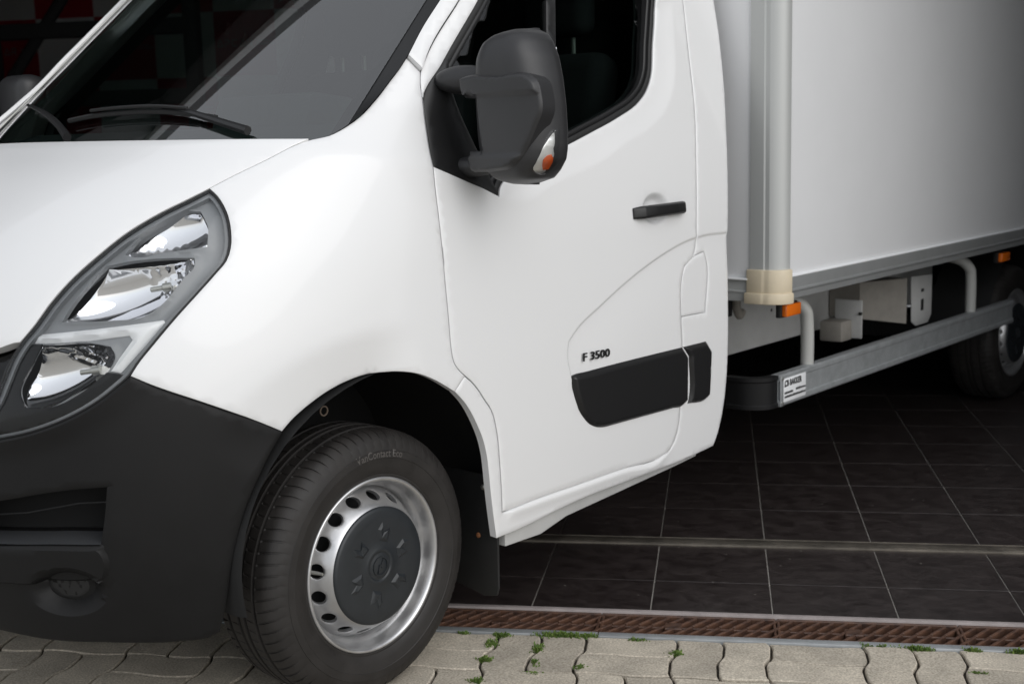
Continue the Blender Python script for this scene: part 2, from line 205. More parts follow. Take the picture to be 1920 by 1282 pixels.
def inset(poly, d):
    """offset a closed polygon inwards by d (outwards if negative)"""
    P = np.asarray(poly, float)
    if area(P) < 0: P = P[::-1]
    t0 = P-np.roll(P, 1, 0); t1 = np.roll(P, -1, 0)-P
    t0 /= np.linalg.norm(t0, axis=1, keepdims=True)+1e-12; t1 /= np.linalg.norm(t1, axis=1, keepdims=True)+1e-12
    n0 = np.stack([-t0[:, 1], t0[:, 0]], 1); n1 = np.stack([-t1[:, 1], t1[:, 0]], 1)
    b = n0+n1; b /= np.linalg.norm(b, axis=1, keepdims=True)+1e-12
    k = np.clip(1/np.maximum((b*n1).sum(1), 0.4), 1, 2)
    return P + b*(k*d)[:, None]
def panel(name, outline, mat, parent, holes=(), disp=None, off=0.0, gap=0.0, res=0.02, thick=0.014, edge=0.0022, lines=(), hole_thick=None, S=surf, N=surf_n, angle=50, **kw):
    """a sheet of the body skin cut to an outline (chart metres), rolled over at its rim and given a return flange"""
    out = inset(outline, gap); hol = [inset(h, -0.0) for h in holes]
    loops = [(out, 1)] + [(np.asarray(h)[::-1], -1) for h in hol]
    pts = []; edges = []; rim = []
    for L, sg in loops:
        s0 = len(pts); n = len(L); pts += [tuple(v) for v in L]; edges += [(s0+i, s0+(i+1) % n) for i in range(n)]; rim.append((s0, n))
        inn = inset(L, edge*1.3) if sg > 0 else inset(L[::-1], -edge*1.3)[::-1]
        pts += [tuple(v) for v in inn]
    lo, hi = out.min(0), out.max(0)
    gu, gz = np.meshgrid(np.arange(lo[0]-res, hi[0]+res, res), np.arange(lo[1]-res, hi[1]+res, res*0.9)); gu[1::2] += res/2
    G = np.stack([gu.ravel(), gz.ravel()], 1)
    extra = []
    for ln, offs in lines:
        A = np.asarray(ln, float); t = np.gradient(A, axis=0); t /= np.linalg.norm(t, axis=1, keepdims=True)+1e-12; nn = np.stack([-t[:, 1], t[:, 0]], 1)
        for o in offs: extra.append(A+nn*o)
    if extra:
        E = np.concatenate(extra); G = G[pdist_pts(G, E) > res*0.45]; G = np.concatenate([G, E])
    k = pip(G, out)
    for h in hol: k &= ~pip(G, h)
    G = G[k]; dd = pdist(G, out, True)
    for h in hol: dd = np.minimum(dd, pdist(G, h, True))
    G = G[dd > edge*2.2]
    nb = len(pts); pts += [tuple(v) for v in G]
    co, ed, fa, ov, oe, of = delaunay_2d_cdt([Vector(q) for q in pts], edges, [], 0, 1e-7)
    C = np.array([(v[0], v[1]) for v in co]); F = np.array(fa, int); mid = C[F].mean(1)
    k = pip(mid, out)
    for h in hol: k &= ~pip(mid, h)
    F = F[k]
    new = {}
    for i, o in enumerate(ov):
        for q in o: new[q] = i
    isrim = np.zeros(len(C), bool)
    for s0, n in rim:
        for i in range(n): isrim[new[s0+i]] = True
    Pn = N(C[:, 0], C[:, 1]); o = np.full(len(C), off, float)
    if disp is not None: o = o + disp(C)
    P = S(C[:, 0], C[:, 1]) + Pn*(o - isrim*edge*0.8)[:, None]
    V = [tuple(v) for v in P]; faces = []
    for f in F:
        a, b, c = P[f]; nrm = np.cross(b-a, c-a)
        faces.append(tuple(f) if nrm @ Pn[f[0]] > 0 else (f[0], f[2], f[1]))
    for j, (s0, n) in enumerate(rim):
        th = thick if j == 0 or hole_thick is None else hole_thick
        if th <= 0: continue
        ids = [new[s0+i] for i in range(n)]; base = len(V)
        for i in ids: V.append(tuple(P[i] - Pn[i]*th))
        for i in range(n):
            a, b = ids[i], ids[(i+1) % n]
            if a != b: faces.append((a, base+i, base+(i+1) % n, b))
    return mesh_obj(name, V, faces, mat, parent, True, angle, **kw)
def pdist_pts(G, E):
    out = np.full(len(G), 1e9)
    for i in range(0, len(E), 200): out = np.minimum(out, np.sqrt(((G[:, None]-E[None, i:i+200])**2).sum(2)).min(1))
    return out
def sstep(x): x = np.clip(x, 0, 1); return x*x*(3-2*x)
def ring_lathe(name, prof, mat, parent, seg=96, axis_y=True, angle=40, closed=False, **kw):
    """profile of (radius, y) turned about the Y axis"""
    V = []; F = []; n = len(prof)
    for k in range(seg):
        a = 2*math.pi*k/seg
        V += [(r*math.cos(a), y, r*math.sin(a)) for r, y in prof]
    for k in range(seg):
        b = ((k+1) % seg)*n; a = k*n
        for i in range(n if closed else n-1):
            j = (i+1) % n; F.append((a+i, b+i, b+j, a+j))
    return mesh_obj(name, V, F, mat, parent, True, angle, **kw)
# ------------------------------------------------------------------ materials
def mat(name, col, rough=0.5, metal=0.0, coat=0.0, noise=0.0, nscale=8.0, bump=0.0, bscale=200.0, spec=0.5, rvar=0.0, col2=None, emis=None):
    mt = bpy.data.materials.new(name); mt.use_nodes = True; nt = mt.node_tree; b = nt.nodes['Principled BSDF']
    b.inputs['Base Color'].default_value = (*col, 1); b.inputs['Roughness'].default_value = rough; b.inputs['Metallic'].default_value = metal
    b.inputs['Coat Weight'].default_value = coat; b.inputs['Coat Roughness'].default_value = 0.06; b.inputs['Specular IOR Level'].default_value = spec
    if noise or rvar or col2:
        tc = nt.nodes.new('ShaderNodeTexCoord'); nz = nt.nodes.new('ShaderNodeTexNoise'); nz.inputs['Scale'].default_value = nscale; nz.inputs['Detail'].default_value = 6; nz.inputs['Roughness'].default_value = 0.65
        nt.links.new(tc.outputs['Object'], nz.inputs['Vector'])
        if noise or col2:
            rp = nt.nodes.new('ShaderNodeValToRGB'); rp.color_ramp.elements[0].position = 0.3; rp.color_ramp.elements[1].position = 0.72
            c2 = col2 or tuple(min(1, c*(1+noise)) for c in col); c1 = col if col2 else tuple(c*(1-noise) for c in col)
            rp.color_ramp.elements[0].color = (*c1, 1); rp.color_ramp.elements[1].color = (*c2, 1)
            nt.links.new(nz.outputs['Fac'], rp.inputs['Fac']); nt.links.new(rp.outputs['Color'], b.inputs['Base Color'])
        if rvar:
            mr = nt.nodes.new('ShaderNodeMapRange'); mr.inputs['From Min'].default_value = 0.3; mr.inputs['From Max'].default_value = 0.7; mr.inputs['To Min'].default_value = max(0.02, rough-rvar); mr.inputs['To Max'].default_value = rough+rvar
            nt.links.new(nz.outputs['Fac'], mr.inputs['Value']); nt.links.new(mr.outputs[0], b.inputs['Roughness'])
    if bump:
        tc2 = nt.nodes.new('ShaderNodeTexCoord'); n2 = nt.nodes.new('ShaderNodeTexNoise'); n2.inputs['Scale'].default_value = bscale; n2.inputs['Detail'].default_value = 4
        bp = nt.nodes.new('ShaderNodeBump'); bp.inputs['Strength'].default_value = bump; bp.inputs['Distance'].default_value = 0.002
        nt.links.new(tc2.outputs['Object'], n2.inputs['Vector']); nt.links.new(n2.outputs['Fac'], bp.inputs['Height']); nt.links.new(bp.outputs[0], b.inputs['Normal'])
    if emis: b.inputs['Emission Color'].default_value = (*emis, 1); b.inputs['Emission Strength'].default_value = 1
    return mt
def glass_mat(name, tint, refl=1.0, rough=0.0, ior=1.5):
    """thin pane: tinted see-through plus Fresnel mirror"""
    mt = bpy.data.materials.new(name); mt.use_nodes = True; nt = mt.node_tree; nt.nodes.clear()
    o = nt.nodes.new('ShaderNodeOutputMaterial'); tr = nt.nodes.new('ShaderNodeBsdfTransparent'); tr.inputs[0].default_value = (*tint, 1)
    gl = nt.nodes.new('ShaderNodeBsdfGlossy'); gl.inputs['Roughness'].default_value = rough; gl.inputs['Color'].default_value = (refl, refl, refl, 1)
    fr = nt.nodes.new('ShaderNodeFresnel'); fr.inputs['IOR'].default_value = ior; mx = nt.nodes.new('ShaderNodeMixShader')
    nt.links.new(fr.outputs[0], mx.inputs[0]); nt.links.new(tr.outputs[0], mx.inputs[1]); nt.links.new(gl.outputs[0], mx.inputs[2]); nt.links.new(mx.outputs[0], o.inputs[0])
    return mt
M = {}
M['paint'] = mat('white_paint', (0.80, 0.80, 0.80), 0.34, coat=0.6, rvar=0.04, nscale=3)
M['inner_liner'] = mat('black_arch_liner', (0.004, 0.004, 0.004), 0.7)
M['silver'] = mat('lamp_silver', (0.75, 0.75, 0.74), 0.3, metal=0.7)
M['end_cap'] = mat('black_rail_cap', (0.008, 0.008, 0.0085), 0.5, spec=0.25)
M['flap'] = mat('black_mud_flap', (0.014, 0.014, 0.014), 0.55, noise=0.2, nscale=20)
M['void'] = mat('deep_black', (0.002, 0.002, 0.002), 0.9)
M['step'] = mat('ledge_sheen_grey', (0.05, 0.052, 0.055), 0.4)  # lighter than the bumper: sheen of the intake ledge put into the colour
M['dusty_dark'] = mat('brown_clip', (0.07, 0.05, 0.035), 0.6)
M['gap'] = mat('panel_gap', (0.05, 0.05, 0.055), 0.8)
M['inner'] = mat('inner_shell', (0.03, 0.03, 0.03), 0.9)
M['plastic'] = mat('charcoal_bumper_plastic', (0.0050, 0.0048, 0.0049), 0.52, spec=0.3, bump=0.25, bscale=900, noise=0.18, nscale=5, rvar=0.08)
M['mirror_plastic'] = mat('charcoal_mirror_plastic', (0.026, 0.026, 0.0275), 0.42, bump=0.12, bscale=1100, noise=0.08, nscale=9)
M['trim'] = mat('satin_black_trim', (0.012, 0.012, 0.0125), 0.42, bump=0.05, bscale=900)
M['rubber'] = mat('black_rubber', (0.012, 0.012, 0.012), 0.6)
M['gloss_black'] = mat('gloss_black', (0.006, 0.006, 0.0065), 0.14, spec=0.3)
M['tyre'] = mat('tyre_rubber', (0.0160, 0.0138, 0.0124), 0.62, noise=0.35, nscale=14, rvar=0.1, bump=0.1, bscale=300)
M['tyre_text'] = mat('tyre_lettering', (0.075, 0.068, 0.063), 0.5)
M['steel'] = mat('silver_wheel_paint', (0.58, 0.58, 0.585), 0.36, metal=0.85, noise=0.12, nscale=10, rvar=0.08)
M['chrome'] = mat('reflector_chrome', (0.93, 0.93, 0.95), 0.05, metal=1.0)
M['cap'] = mat('hub_cap_plastic', (0.018, 0.021, 0.024), 0.42, noise=0.15, nscale=20)
M['bezel'] = mat('grey_lamp_bezel', (0.24, 0.25, 0.26), 0.3)
M['drl'] = mat('frosted_light_guide', (0.88, 0.89, 0.90), 0.2)
M['lens'] = glass_mat('clear_lamp_lens', (0.96, 0.965, 0.965), 1.0, 0.0, 1.27)
M['glass'] = glass_mat('tinted_windscreen_glass', (0.64, 0.76, 0.72), 1.0, 0.0, 2.35)
M['dkglass'] = glass_mat('tinted_side_glass', (0.50, 0.60, 0.57), 1.0, 0.0, 1.5)
M['amber'] = mat('amber_lens', (0.75, 0.16, 0.012), 0.25, coat=0.5)
M['bulb'] = mat('amber_bulb', (0.62, 0.10, 0.015), 0.3, coat=0.6)
M['box'] = mat('white_box_panel', (0.77, 0.775, 0.785), 0.36, noise=0.02, nscale=3, coat=0.3, bump=0.5, bscale=2.2)
M['alu'] = mat('anodised_aluminium', (0.42, 0.43, 0.43), 0.42, metal=0.55, noise=0.06, nscale=7)
M['post'] = mat('painted_aluminium_post', (0.50, 0.51, 0.50), 0.4, metal=0.2)
M['cream'] = mat('yellowed_cream_plastic', (0.66, 0.57, 0.42), 0.45, noise=0.06, nscale=14)
M['galv'] = mat('galvanised_steel', (0.46, 0.48, 0.49), 0.5, metal=0.6, noise=0.14, nscale=18)
M['pipe'] = mat('grey_painted_pipe', (0.42, 0.42, 0.40), 0.5)
M['frame_white'] = mat('dusty_white_frame', (0.50, 0.50, 0.49), 0.55, noise=0.08, nscale=7)
M['dusty'] = mat('dusty_bracket', (0.30, 0.28, 0.25), 0.7, noise=0.12, nscale=15)
M['black_steel'] = mat('dark_chassis', (0.015, 0.015, 0.016), 0.7)
M['white'] = mat('white_print', (0.78, 0.79, 0.80), 0.5)
M['ink'] = mat('black_ink', (0.02, 0.02, 0.02), 0.6)
M['seat'] = mat('dark_seat_fabric', (0.013, 0.0135, 0.015), 0.9, noise=0.2, nscale=60)
M['dash'] = mat('dark_dashboard', (0.11, 0.118, 0.118), 0.75, noise=0.1, nscale=30)
M['rust'] = mat('rusty_iron', (0.038, 0.022, 0.018), 0.42, noise=0.5, nscale=25, col2=(0.14, 0.07, 0.042), bump=0.4, bscale=150)
M['bolt'] = mat('rusty_bolt', (0.25, 0.10, 0.04), 0.7, noise=0.3, nscale=200)
M['zinc'] = mat('zinc_bolt', (0.45, 0.45, 0.42), 0.4, metal=0.8)
# ------------------------------------------------------------------ the setting: hall, pavement, drain
TY = -1.0271; O3 = Vector((1.5863, 0.6142, 0)); E3 = Vector((math.cos(TY), math.sin(TY), 0)); N3 = Vector((-math.sin(TY), math.cos(TY), 0))
HM = Matrix((( E3.x, N3.x, 0, O3.x), (E3.y, N3.y, 0, O3.y), (0, 0, 1, 0), (0, 0, 0, 1)))     # hall frame: e along the front, n into the hall
TW, TD = 0.3533, 0.3522
def hall_box(name, e0, e1, n0, n1, z0, z1, mt, parent=None, bev=0.0, **kw):
    return box_obj(name, ((e0+e1)/2, (n0+n1)/2, (z0+z1)/2), (e1-e0, n1-n0, z1-z0), mt, parent, bev, HM, **kw)
def tile_mat():
    mt = mat('black_slate_tile', (0.011, 0.0095, 0.0098), 0.45, noise=0.0)
    nt = mt.node_tree; b = nt.nodes['Principled BSDF']; tc = nt.nodes.new('ShaderNodeTexCoord'); oi = nt.nodes.new('ShaderNodeObjectInfo')
    ad = nt.nodes.new('ShaderNodeVectorMath'); ad.operation = 'ADD'; sc = nt.nodes.new('ShaderNodeVectorMath'); sc.operation = 'SCALE'; sc.inputs['Scale'].default_value = 1.0
    cb = nt.nodes.new('ShaderNodeCombineXYZ'); mu = nt.nodes.new('ShaderNodeMath'); mu.operation = 'MULTIPLY'; mu.inputs[1].default_value = 37.0
    nt.links.new(oi.outputs['Random'], mu.inputs[0]); nt.links.new(mu.outputs[0], cb.inputs[0]); nt.links.new(mu.outputs[0], cb.inputs[1])
    nt.links.new(tc.outputs['Object'], ad.inputs[0]); nt.links.new(cb.outputs[0], ad.inputs[1])
    mp = nt.nodes.new('ShaderNodeMapping'); mp.inputs['Scale'].default_value = (11, 16, 11); mp.inputs['Rotation'].default_value = (0, 0, 0.6)
    nt.links.new(ad.outputs[0], mp.inputs['Vector'])
    nz = nt.nodes.new('ShaderNodeTexNoise'); nz.inputs['Scale'].default_value = 1.3; nz.inputs['Detail'].default_value = 8; nz.inputs['Roughness'].default_value = 0.62; nz.inputs['Distortion'].default_value = 0.8
    nt.links.new(mp.outputs[0], nz.inputs['Vector'])
    rp = nt.nodes.new('ShaderNodeValToRGB'); e = rp.color_ramp.elements; e[0].position = 0.35; e[0].color = (0.0175, 0.0130, 0.0124, 1); e[1].position = 0.85; e[1].color = (0.052, 0.042, 0.040, 1)
    nt.links.new(nz.outputs['Fac'], rp.inputs['Fac'])
    vo = nt.nodes.new('ShaderNodeTexVoronoi'); vo.inputs['Scale'].default_value = 26; nt.links.new(ad.outputs[0], vo.inputs['Vector'])
    lt = nt.nodes.new('ShaderNodeMath'); lt.operation = 'LESS_THAN'; lt.inputs[1].default_value = 0.075; nt.links.new(vo.outputs['Distance'], lt.inputs[0])
    gt = nt.nodes.new('ShaderNodeMath'); gt.operation = 'GREATER_THAN'; gt.inputs[1].default_value = 0.84; sx = nt.nodes.new('ShaderNodeSeparateColor'); nt.links.new(vo.outputs['Color'], sx.inputs[0]); nt.links.new(sx.outputs[0], gt.inputs[0])
    m2 = nt.nodes.new('ShaderNodeMath'); m2.operation = 'MULTIPLY'; nt.links.new(lt.outputs[0], m2.inputs[0]); nt.links.new(gt.outputs[0], m2.inputs[1])
    mx = nt.nodes.new('ShaderNodeMix'); mx.data_type = 'RGBA'; mx.inputs['B'].default_value = (0.22, 0.20, 0.18, 1); nt.links.new(m2.outputs[0], mx.inputs['Factor']); nt.links.new(rp.outputs[0], mx.inputs['A']); nt.links.new(mx.outputs['Result'], b.inputs['Base Color'])
    mr = nt.nodes.new('ShaderNodeMapRange'); mr.inputs['To Min'].default_value = 0.20; mr.inputs['To Max'].default_value = 0.50; nt.links.new(nz.outputs['Fac'], mr.inputs['Value']); nt.links.new(mr.outputs[0], b.inputs['Roughness'])
    bp = nt.nodes.new('ShaderNodeBump'); bp.inputs['Strength'].default_value = 0.14; bp.inputs['Distance'].default_value = 0.002; nt.links.new(nz.outputs['Fac'], bp.inputs['Height']); nt.links.new(bp.outputs[0], b.inputs['Normal'])
    return mt
M['tile'] = tile_mat()
M['grout'] = mat('pale_grout', (0.40, 0.375, 0.34), 0.85, noise=0.3, nscale=9)
M['hall_wall'] = mat('dark_hall_wall', (0.035, 0.035, 0.037), 0.8, noise=0.15, nscale=2)
M['hall_ceiling'] = mat('dark_hall_ceiling', (0.03, 0.03, 0.032), 0.9)
M['fascia'] = mat('pale_grey_fascia', (0.42, 0.43, 0.44), 0.6, noise=0.05, nscale=3)
M['render_wall'] = mat('grey_rendered_facade', (0.10, 0.10, 0.105), 0.85, noise=0.1, nscale=4)
M['rail'] = mat('worn_bronze_rail', (0.17, 0.15, 0.125), 0.38, metal=0.7, noise=0.55, nscale=6, rvar=0.12)
M['stone_edge'] = mat('pale_edge_strip', (0.34, 0.30, 0.29), 0.6, noise=0.2, nscale=12)
M['paver'] = mat('weathered_concrete_paver', (0.28, 0.245, 0.195), 0.9, noise=0.0, nscale=170, col2=(0.66, 0.595, 0.49), bump=0.9, bscale=240)
def vary(mt, lo, hi):
    nt = mt.node_tree; b = nt.nodes['Principled BSDF']; src = b.inputs['Base Color'].links[0].from_socket; oi = nt.nodes.new('ShaderNodeObjectInfo'); mr = nt.nodes.new('ShaderNodeMapRange'); mr.inputs['To Min'].default_value = lo; mr.inputs['To Max'].default_value = hi
    nz = nt.nodes.new('ShaderNodeTexNoise'); nz.inputs['Scale'].default_value = 9; nz.inputs['Detail'].default_value = 3; tc = nt.nodes.new('ShaderNodeTexCoord'); ad = nt.nodes.new('ShaderNodeVectorMath'); ad.operation = 'ADD'; nt.links.new(tc.outputs['Object'], ad.inputs[0]); nt.links.new(oi.outputs['Location'], ad.inputs[1]); nt.links.new(ad.outputs[0], nz.inputs['Vector'])
    m2 = nt.nodes.new('ShaderNodeMapRange'); m2.inputs['From Min'].default_value = 0.3; m2.inputs['From Max'].default_value = 0.7; m2.inputs['To Min'].default_value = 0.82; m2.inputs['To Max'].default_value = 1.12; nt.links.new(nz.outputs['Fac'], m2.inputs['Value'])
    mu = nt.nodes.new('ShaderNodeMath'); mu.operation = 'MULTIPLY'; nt.links.new(oi.outputs['Random'], mr.inputs['Value']); nt.links.new(mr.outputs[0], mu.inputs[0]); nt.links.new(m2.outputs[0], mu.inputs[1])
    sc = nt.nodes.new('ShaderNodeVectorMath'); sc.operation = 'SCALE'; nt.links.new(src, sc.inputs[0]); nt.links.new(mu.outputs[0], sc.inputs['Scale']); nt.links.new(sc.outputs[0], b.inputs['Base Color'])
vary(M['paver'], 0.86, 1.12)
M['joint'] = mat('dark_joint_soil', (0.045, 0.037, 0.028), 0.95, noise=0.4, nscale=60)
M['moss'] = mat('fresh_moss', (0.05, 0.11, 0.018), 0.8, noise=0.0, nscale=60, col2=(0.16, 0.22, 0.04))
hall_floor = hall_box('floor', -7, 9, -1.05, 5.6, -0.12, -0.0042, M['grout'], kind='structure')
tm = None
def tile_mesh(w, d, h=0.012):
    bm = bmesh.new(); add_box(bm, (0, 0, -h/2), (w, d, h), 0.0012, seg=1); me = bpy.data.meshes.new('tile'); bm.to_mesh(me); bm.free(); me.materials.append(M['tile']); return me
G = 0.0042
full, cut = tile_mesh(TW-G, TD-1.5*G), tile_mesh(TW-G, 0.256-1.5*G)
def place_tile(me, e, n):
    o = bpy.data.objects.new('tile', me); lnk(o, hall_floor); o.matrix_local = HM @ Matrix.Translation((e, n, random.uniform(-0.0005, 0.0006)))
for c in range(-5, 10):
    e = (c+0.5)*TW
    place_tile(cut, e, (-1.0465-0.7905)/2); place_tile(full, e, (-0.7905-0.442)/2+0.001)
    for r in range(-1, 15): place_tile(full, e, (r+0.5)*TD)
# tiles beyond those rows: one sheet
box = hall_box('tile', -7, -5*TW, -1.0465, 5.5, -0.012, 0.0, M['tile'], hall_floor)
box = hall_box('tile', 10*TW, 9, -1.0465, 5.5, -0.012, 0.0, M['tile'], hall_floor)
box = hall_box('tile', -5*TW+0.002, 10*TW-0.002, 15*TD, 5.5, -0.012, 0.0, M['tile'], hall_floor)
# sliding door rail
rail = empty('door_rail', HM @ Vector((0, -0.398, 0)), label='worn bronze sliding door rail set across the black tiles', category='rail')
for nm, n0, n1, z1 in (('channel', -0.440, -0.356, -0.004), ('ridge', -0.424, -0.412, 0.006), ('ridge', -0.402, -0.364, 0.003), ('ridge', -0.4395, -0.433, 0.007), ('ridge', -0.361, -0.357, 0.004)):
    bm = bmesh.new(); add_box(bm, (1.0, (n0+n1)/2+0.398, (z1-0.016)/2), (15.9, n1-n0, z1+0.016), 0.0012, Matrix.Rotation(TY, 4, 'Z')); bm_obj(nm, bm, M['rail'], rail)
# pavement sheet and wavy pavers
pv = hall_box('pavement', -60, 60, -80, -1.25, -0.25, -0.012, M['joint'], kind='structure')
U = 0.125; E0 = 0.182       # basket weave: pairs of stones, turned by a right angle from block to block
def warp(e, n): return (e - 0.0105*math.sin(2*math.pi*(n+1.254)/(2*U)) - 0.002*math.sin(6*math.pi*(n+1.254)/(2*U)) + 0.0015*math.sin(31*n+5*e), n + 0.0065*math.sin(2*math.pi*(e-E0)/(2*U)+0.5) + 0.0015*math.sin(23*e))
def paver_obj(e0, n0, e1, n1):
    pts = []
    def seg(a, b):
        k = 16 if abs(b[0]-a[0])+abs(b[1]-a[1]) > U*1.5 else 9
        for t in range(k): pts.append(warp(a[0]+(b[0]-a[0])*t/k, min(a[1]+(b[1]-a[1])*t/k, -1.2)))
    seg((e0, n0), (e1, n0)); seg((e1, n0), (e1, n1)); seg((e1, n1), (e0, n1)); seg((e0, n1), (e0, n0))
    if n1 > -1.26: pts = [(a, min(b, -1.2535)) for a, b in pts]
    P = inset(pts, random.uniform(0.0030, 0.0040)); Q = inset(P, 0.0032); z0, z1 = -0.05, random.uniform(-0.003, 0.002); tx, tn = random.uniform(-.008, .008), random.uniform(-.008, .008)
    ce, cn = (e0+e1)/2, (n0+n1)/2; n = len(P)
    def zz(q, z): return z + (q[0]-ce)*tx + (q[1]-cn)*tn
    V = [(q[0]-ce, q[1]-cn, z0) for q in P] + [(q[0]-ce, q[1]-cn, zz(q, z1-0.0030)) for q in P] + [(q[0]-ce, q[1]-cn, zz(q, z1)) for q in Q]
    F = [(i, (i+1) % n, n+(i+1) % n, n+i) for i in range(n)] + [(n+i, n+(i+1) % n, 2*n+(i+1) % n, 2*n+i) for i in range(n)] + [tuple(range(2*n, 3*n))]
    o = mesh_obj('paver', V, F, M['paver'], pv, False); o.matrix_local = HM @ Matrix.Translation((ce, cn, 0))
for I in range(-12, 7):
    for J in range(-3, 0):
        e0, n0 = E0+2*I*U, -1.254+2*J*U
        for k in (0, 1):
            if (I+J) % 2: paver_obj(e0, n0+k*U, e0+2*U, n0+(k+1)*U)
            else: paver_obj(e0+k*U, n0, e0+(k+1)*U, n0+2*U)
M['far_paver'] = mat('distant_paving', (0.36, 0.34, 0.30), 0.9, noise=0.25, nscale=20)
for nm, a in (('pavement', (-60, 60, -80, -1.254-6*U-0.014)), ('pavement', (-60, E0-24*U-0.02, -1.254-6*U-0.008, -1.254)), ('pavement', (E0+14*U+0.02, 60, -1.254-6*U-0.008, -1.254))):
    hall_box(nm, *a, -0.2, -0.003, M['far_paver'], kind='structure')
# drainage channel
dr = empty('drain_channel', HM @ Vector((0, -1.15, 0)), label='drainage channel of galvanised steel along the edge of the tiles', category='drain')
RZ = Matrix.Rotation(TY, 4, 'Z')
def dbox(nm, e0, e1, n0, n1, z0, z1, mt, par=dr, bev=0.0015, org=(0, -1.15)):
    bm = bmesh.new(); add_box(bm, ((e0+e1)/2-org[0], (n0+n1)/2-org[1], (z0+z1)/2), (e1-e0, n1-n0, z1-z0), bev, RZ); return bm_obj(nm, bm, mt, par)
dbox('channel_bed', -6, 8, -1.248, -1.05, -0.12, -0.07, M['black_steel'])
for a, b in ((-6, -2.2), (-2.197, -0.27), (-0.267, 0.215), (0.218, 1.53), (1.533, 3.0), (3.003, 8)): dbox('front_frame', a, b, -1.252, -1.222, -0.08, 0.001, M['galv'])
dbox('back_frame', -6, 8, -1.068, -1.0475, -0.08, 0.0035, M['stone_edge'])
SEC = 0.497; BARS = 13
bar_me = {}
def slat_mesh(ang, ln):
    bm = bmesh.new(); add_box(bm, (0, 0, -0.012), (0.0095, ln, 0.024), 0.002, Matrix.Rotation(ang, 4, 'Z'), seg=1); me = bpy.data.meshes.new('bar'); bm.to_mesh(me); bm.free(); me.materials.append(M['rust']); return me
b1, b2 = slat_mesh(R(-38), 0.078), slat_mesh(R(-38), 0.080)
GL = {-2: 'rusty drain grate mostly hidden behind the front tyre', -1: 'rusty drain grate just right of the front tyre, moss thick along it', 0: 'second rusty drain grate counted from the front tyre', 1: 'third rusty drain grate counted from the front tyre', 2: 'fourth rusty drain grate from the front tyre, cut by the right picture edge'}
for k in range(-2, 3):
    e0 = k*SEC*1.006 + 0.215
    g = empty('drain_grate', HM @ Vector((e0, -1.145, -0.002)), label=GL[k], category='drain grate', group='rusty grates laid end to end in the drain channel')
    bm = bmesh.new()
    for n0, n1 in ((-0.0755, -0.066), (0.064, 0.0755)): add_box(bm, (SEC/2, (n0+n1)/2, -0.011), (SEC, n1-n0, 0.022), 0.002, RZ, 1)
    add_box(bm, (SEC/2, -0.001, -0.013), (SEC, 0.008, 0.012), 0.002, RZ, 1)
    for e in (0.004, SEC-0.004): add_box(bm, (e, 0, -0.012), (0.008, 0.13, 0.02), 0.002, RZ, 1)
    add_box(bm, (SEC*0.42, -0.002, -0.008), (0.05, 0.045, 0.014), 0.003, RZ, 1)
    bm_obj('frame', bm, M['rust'], g)
    if True:
        for i in range(BARS):
            for nn, me in ((0.033, b1), (-0.034, b2)):
                o = bpy.data.objects.new('bar', me); lnk(o, g); e = (i+0.5)*SEC/BARS + (0.0 if nn > 0 else -0.012)
                o.matrix_local = RZ @ Matrix.Translation((e, nn, -0.001))
# hall shell: walls, ceiling, front
MB = 5.5
hw = hall_box('wall_right', 9.0, 9.3, -0.30, 5.8, 0, 3.62, M['hall_wall'], kind='structure')
hw = hall_box('wall_left', -7.3, -7.0, -0.30, 5.8, 0, 3.62, M['hall_wall'], kind='structure')
hw = hall_box('wall_back', -7.3, 9.3, 5.6, 5.9, 0, 3.62, M['hall_wall'], kind='structure')
hc = hall_box('ceiling', -7.3, 9.3, -0.27, 5.8, 3.6, 3.84, M['hall_ceiling'], kind='structure')
fa = empty('facade', HM @ Vector((0, -0.4, 0)), label='grey front of the hall above the wide door opening', category='facade')
def fbox(nm, e0, e1, n0, n1, z0, z1, mt): return dbox(nm, e0, e1, n0, n1, z0, z1, mt, fa, 0.004, (0, -0.4))
fbox('lintel', -9, 11, -0.55, -0.28, 3.40, 3.86, M['render_wall']); fbox('fascia_band', -9, 11, -0.60, -0.552, 3.36, 3.52, M['fascia'])
fbox('unseen_jamb', -9, -2.75, -0.55, -0.28, 0, 3.398, M['render_wall']); fbox('unseen_jamb', 3.2, 11, -0.55, -0.28, 0, 3.398, M['render_wall'])  # unseen sides of the opening, drawn in to darken the hall and box
# chequered banner along the back wall
def banner_mat():
    mt = mat('chequered_banner_print', (0.5, 0.5, 0.5), 0.8); nt = mt.node_tree; b = nt.nodes['Principled BSDF']
    tc = nt.nodes.new('ShaderNodeTexCoord'); ck = nt.nodes.new('ShaderNodeTexChecker'); ck.inputs['Scale'].default_value = 1/0.519
    ck.inputs['Color1'].default_value = (0.55, 0.56, 0.56, 1); ck.inputs['Color2'].default_value = (0.33, 0.008, 0.018, 1)
    mp = nt.nodes.new('ShaderNodeMapping'); mp.inputs['Location'].default_value = (0.0001, 0.003, 0.0001)
    nt.links.new(tc.outputs['Object'], mp.inputs['Vector']); nt.links.new(mp.outputs[0], ck.inputs['Vector']); nt.links.new(ck.outputs['Color'], b.inputs['Base Color'])
    return mt
CS = 0.519
bo = HM @ Matrix.Translation((-3.51, MB, 1.93))
ban = mesh_obj('banner', [(-6*CS, 0, -3*CS), (6*CS, 0, -3*CS), (6*CS, 0, 4*CS), (-6*CS, 0, 4*CS), (-6*CS, .012, -3*CS), (6*CS, .012, -3*CS), (6*CS, .012, 4*CS), (-6*CS, .012, 4*CS)], [(0, 1, 2, 3), (7, 6, 5, 4), (0, 4, 5, 1), (1, 5, 6, 2), (2, 6, 7, 3), (3, 7, 4, 0)], banner_mat(), None, False,
    label='red and white chequered banner hung along the back wall of the hall', category='banner')
ban.matrix_world = bo
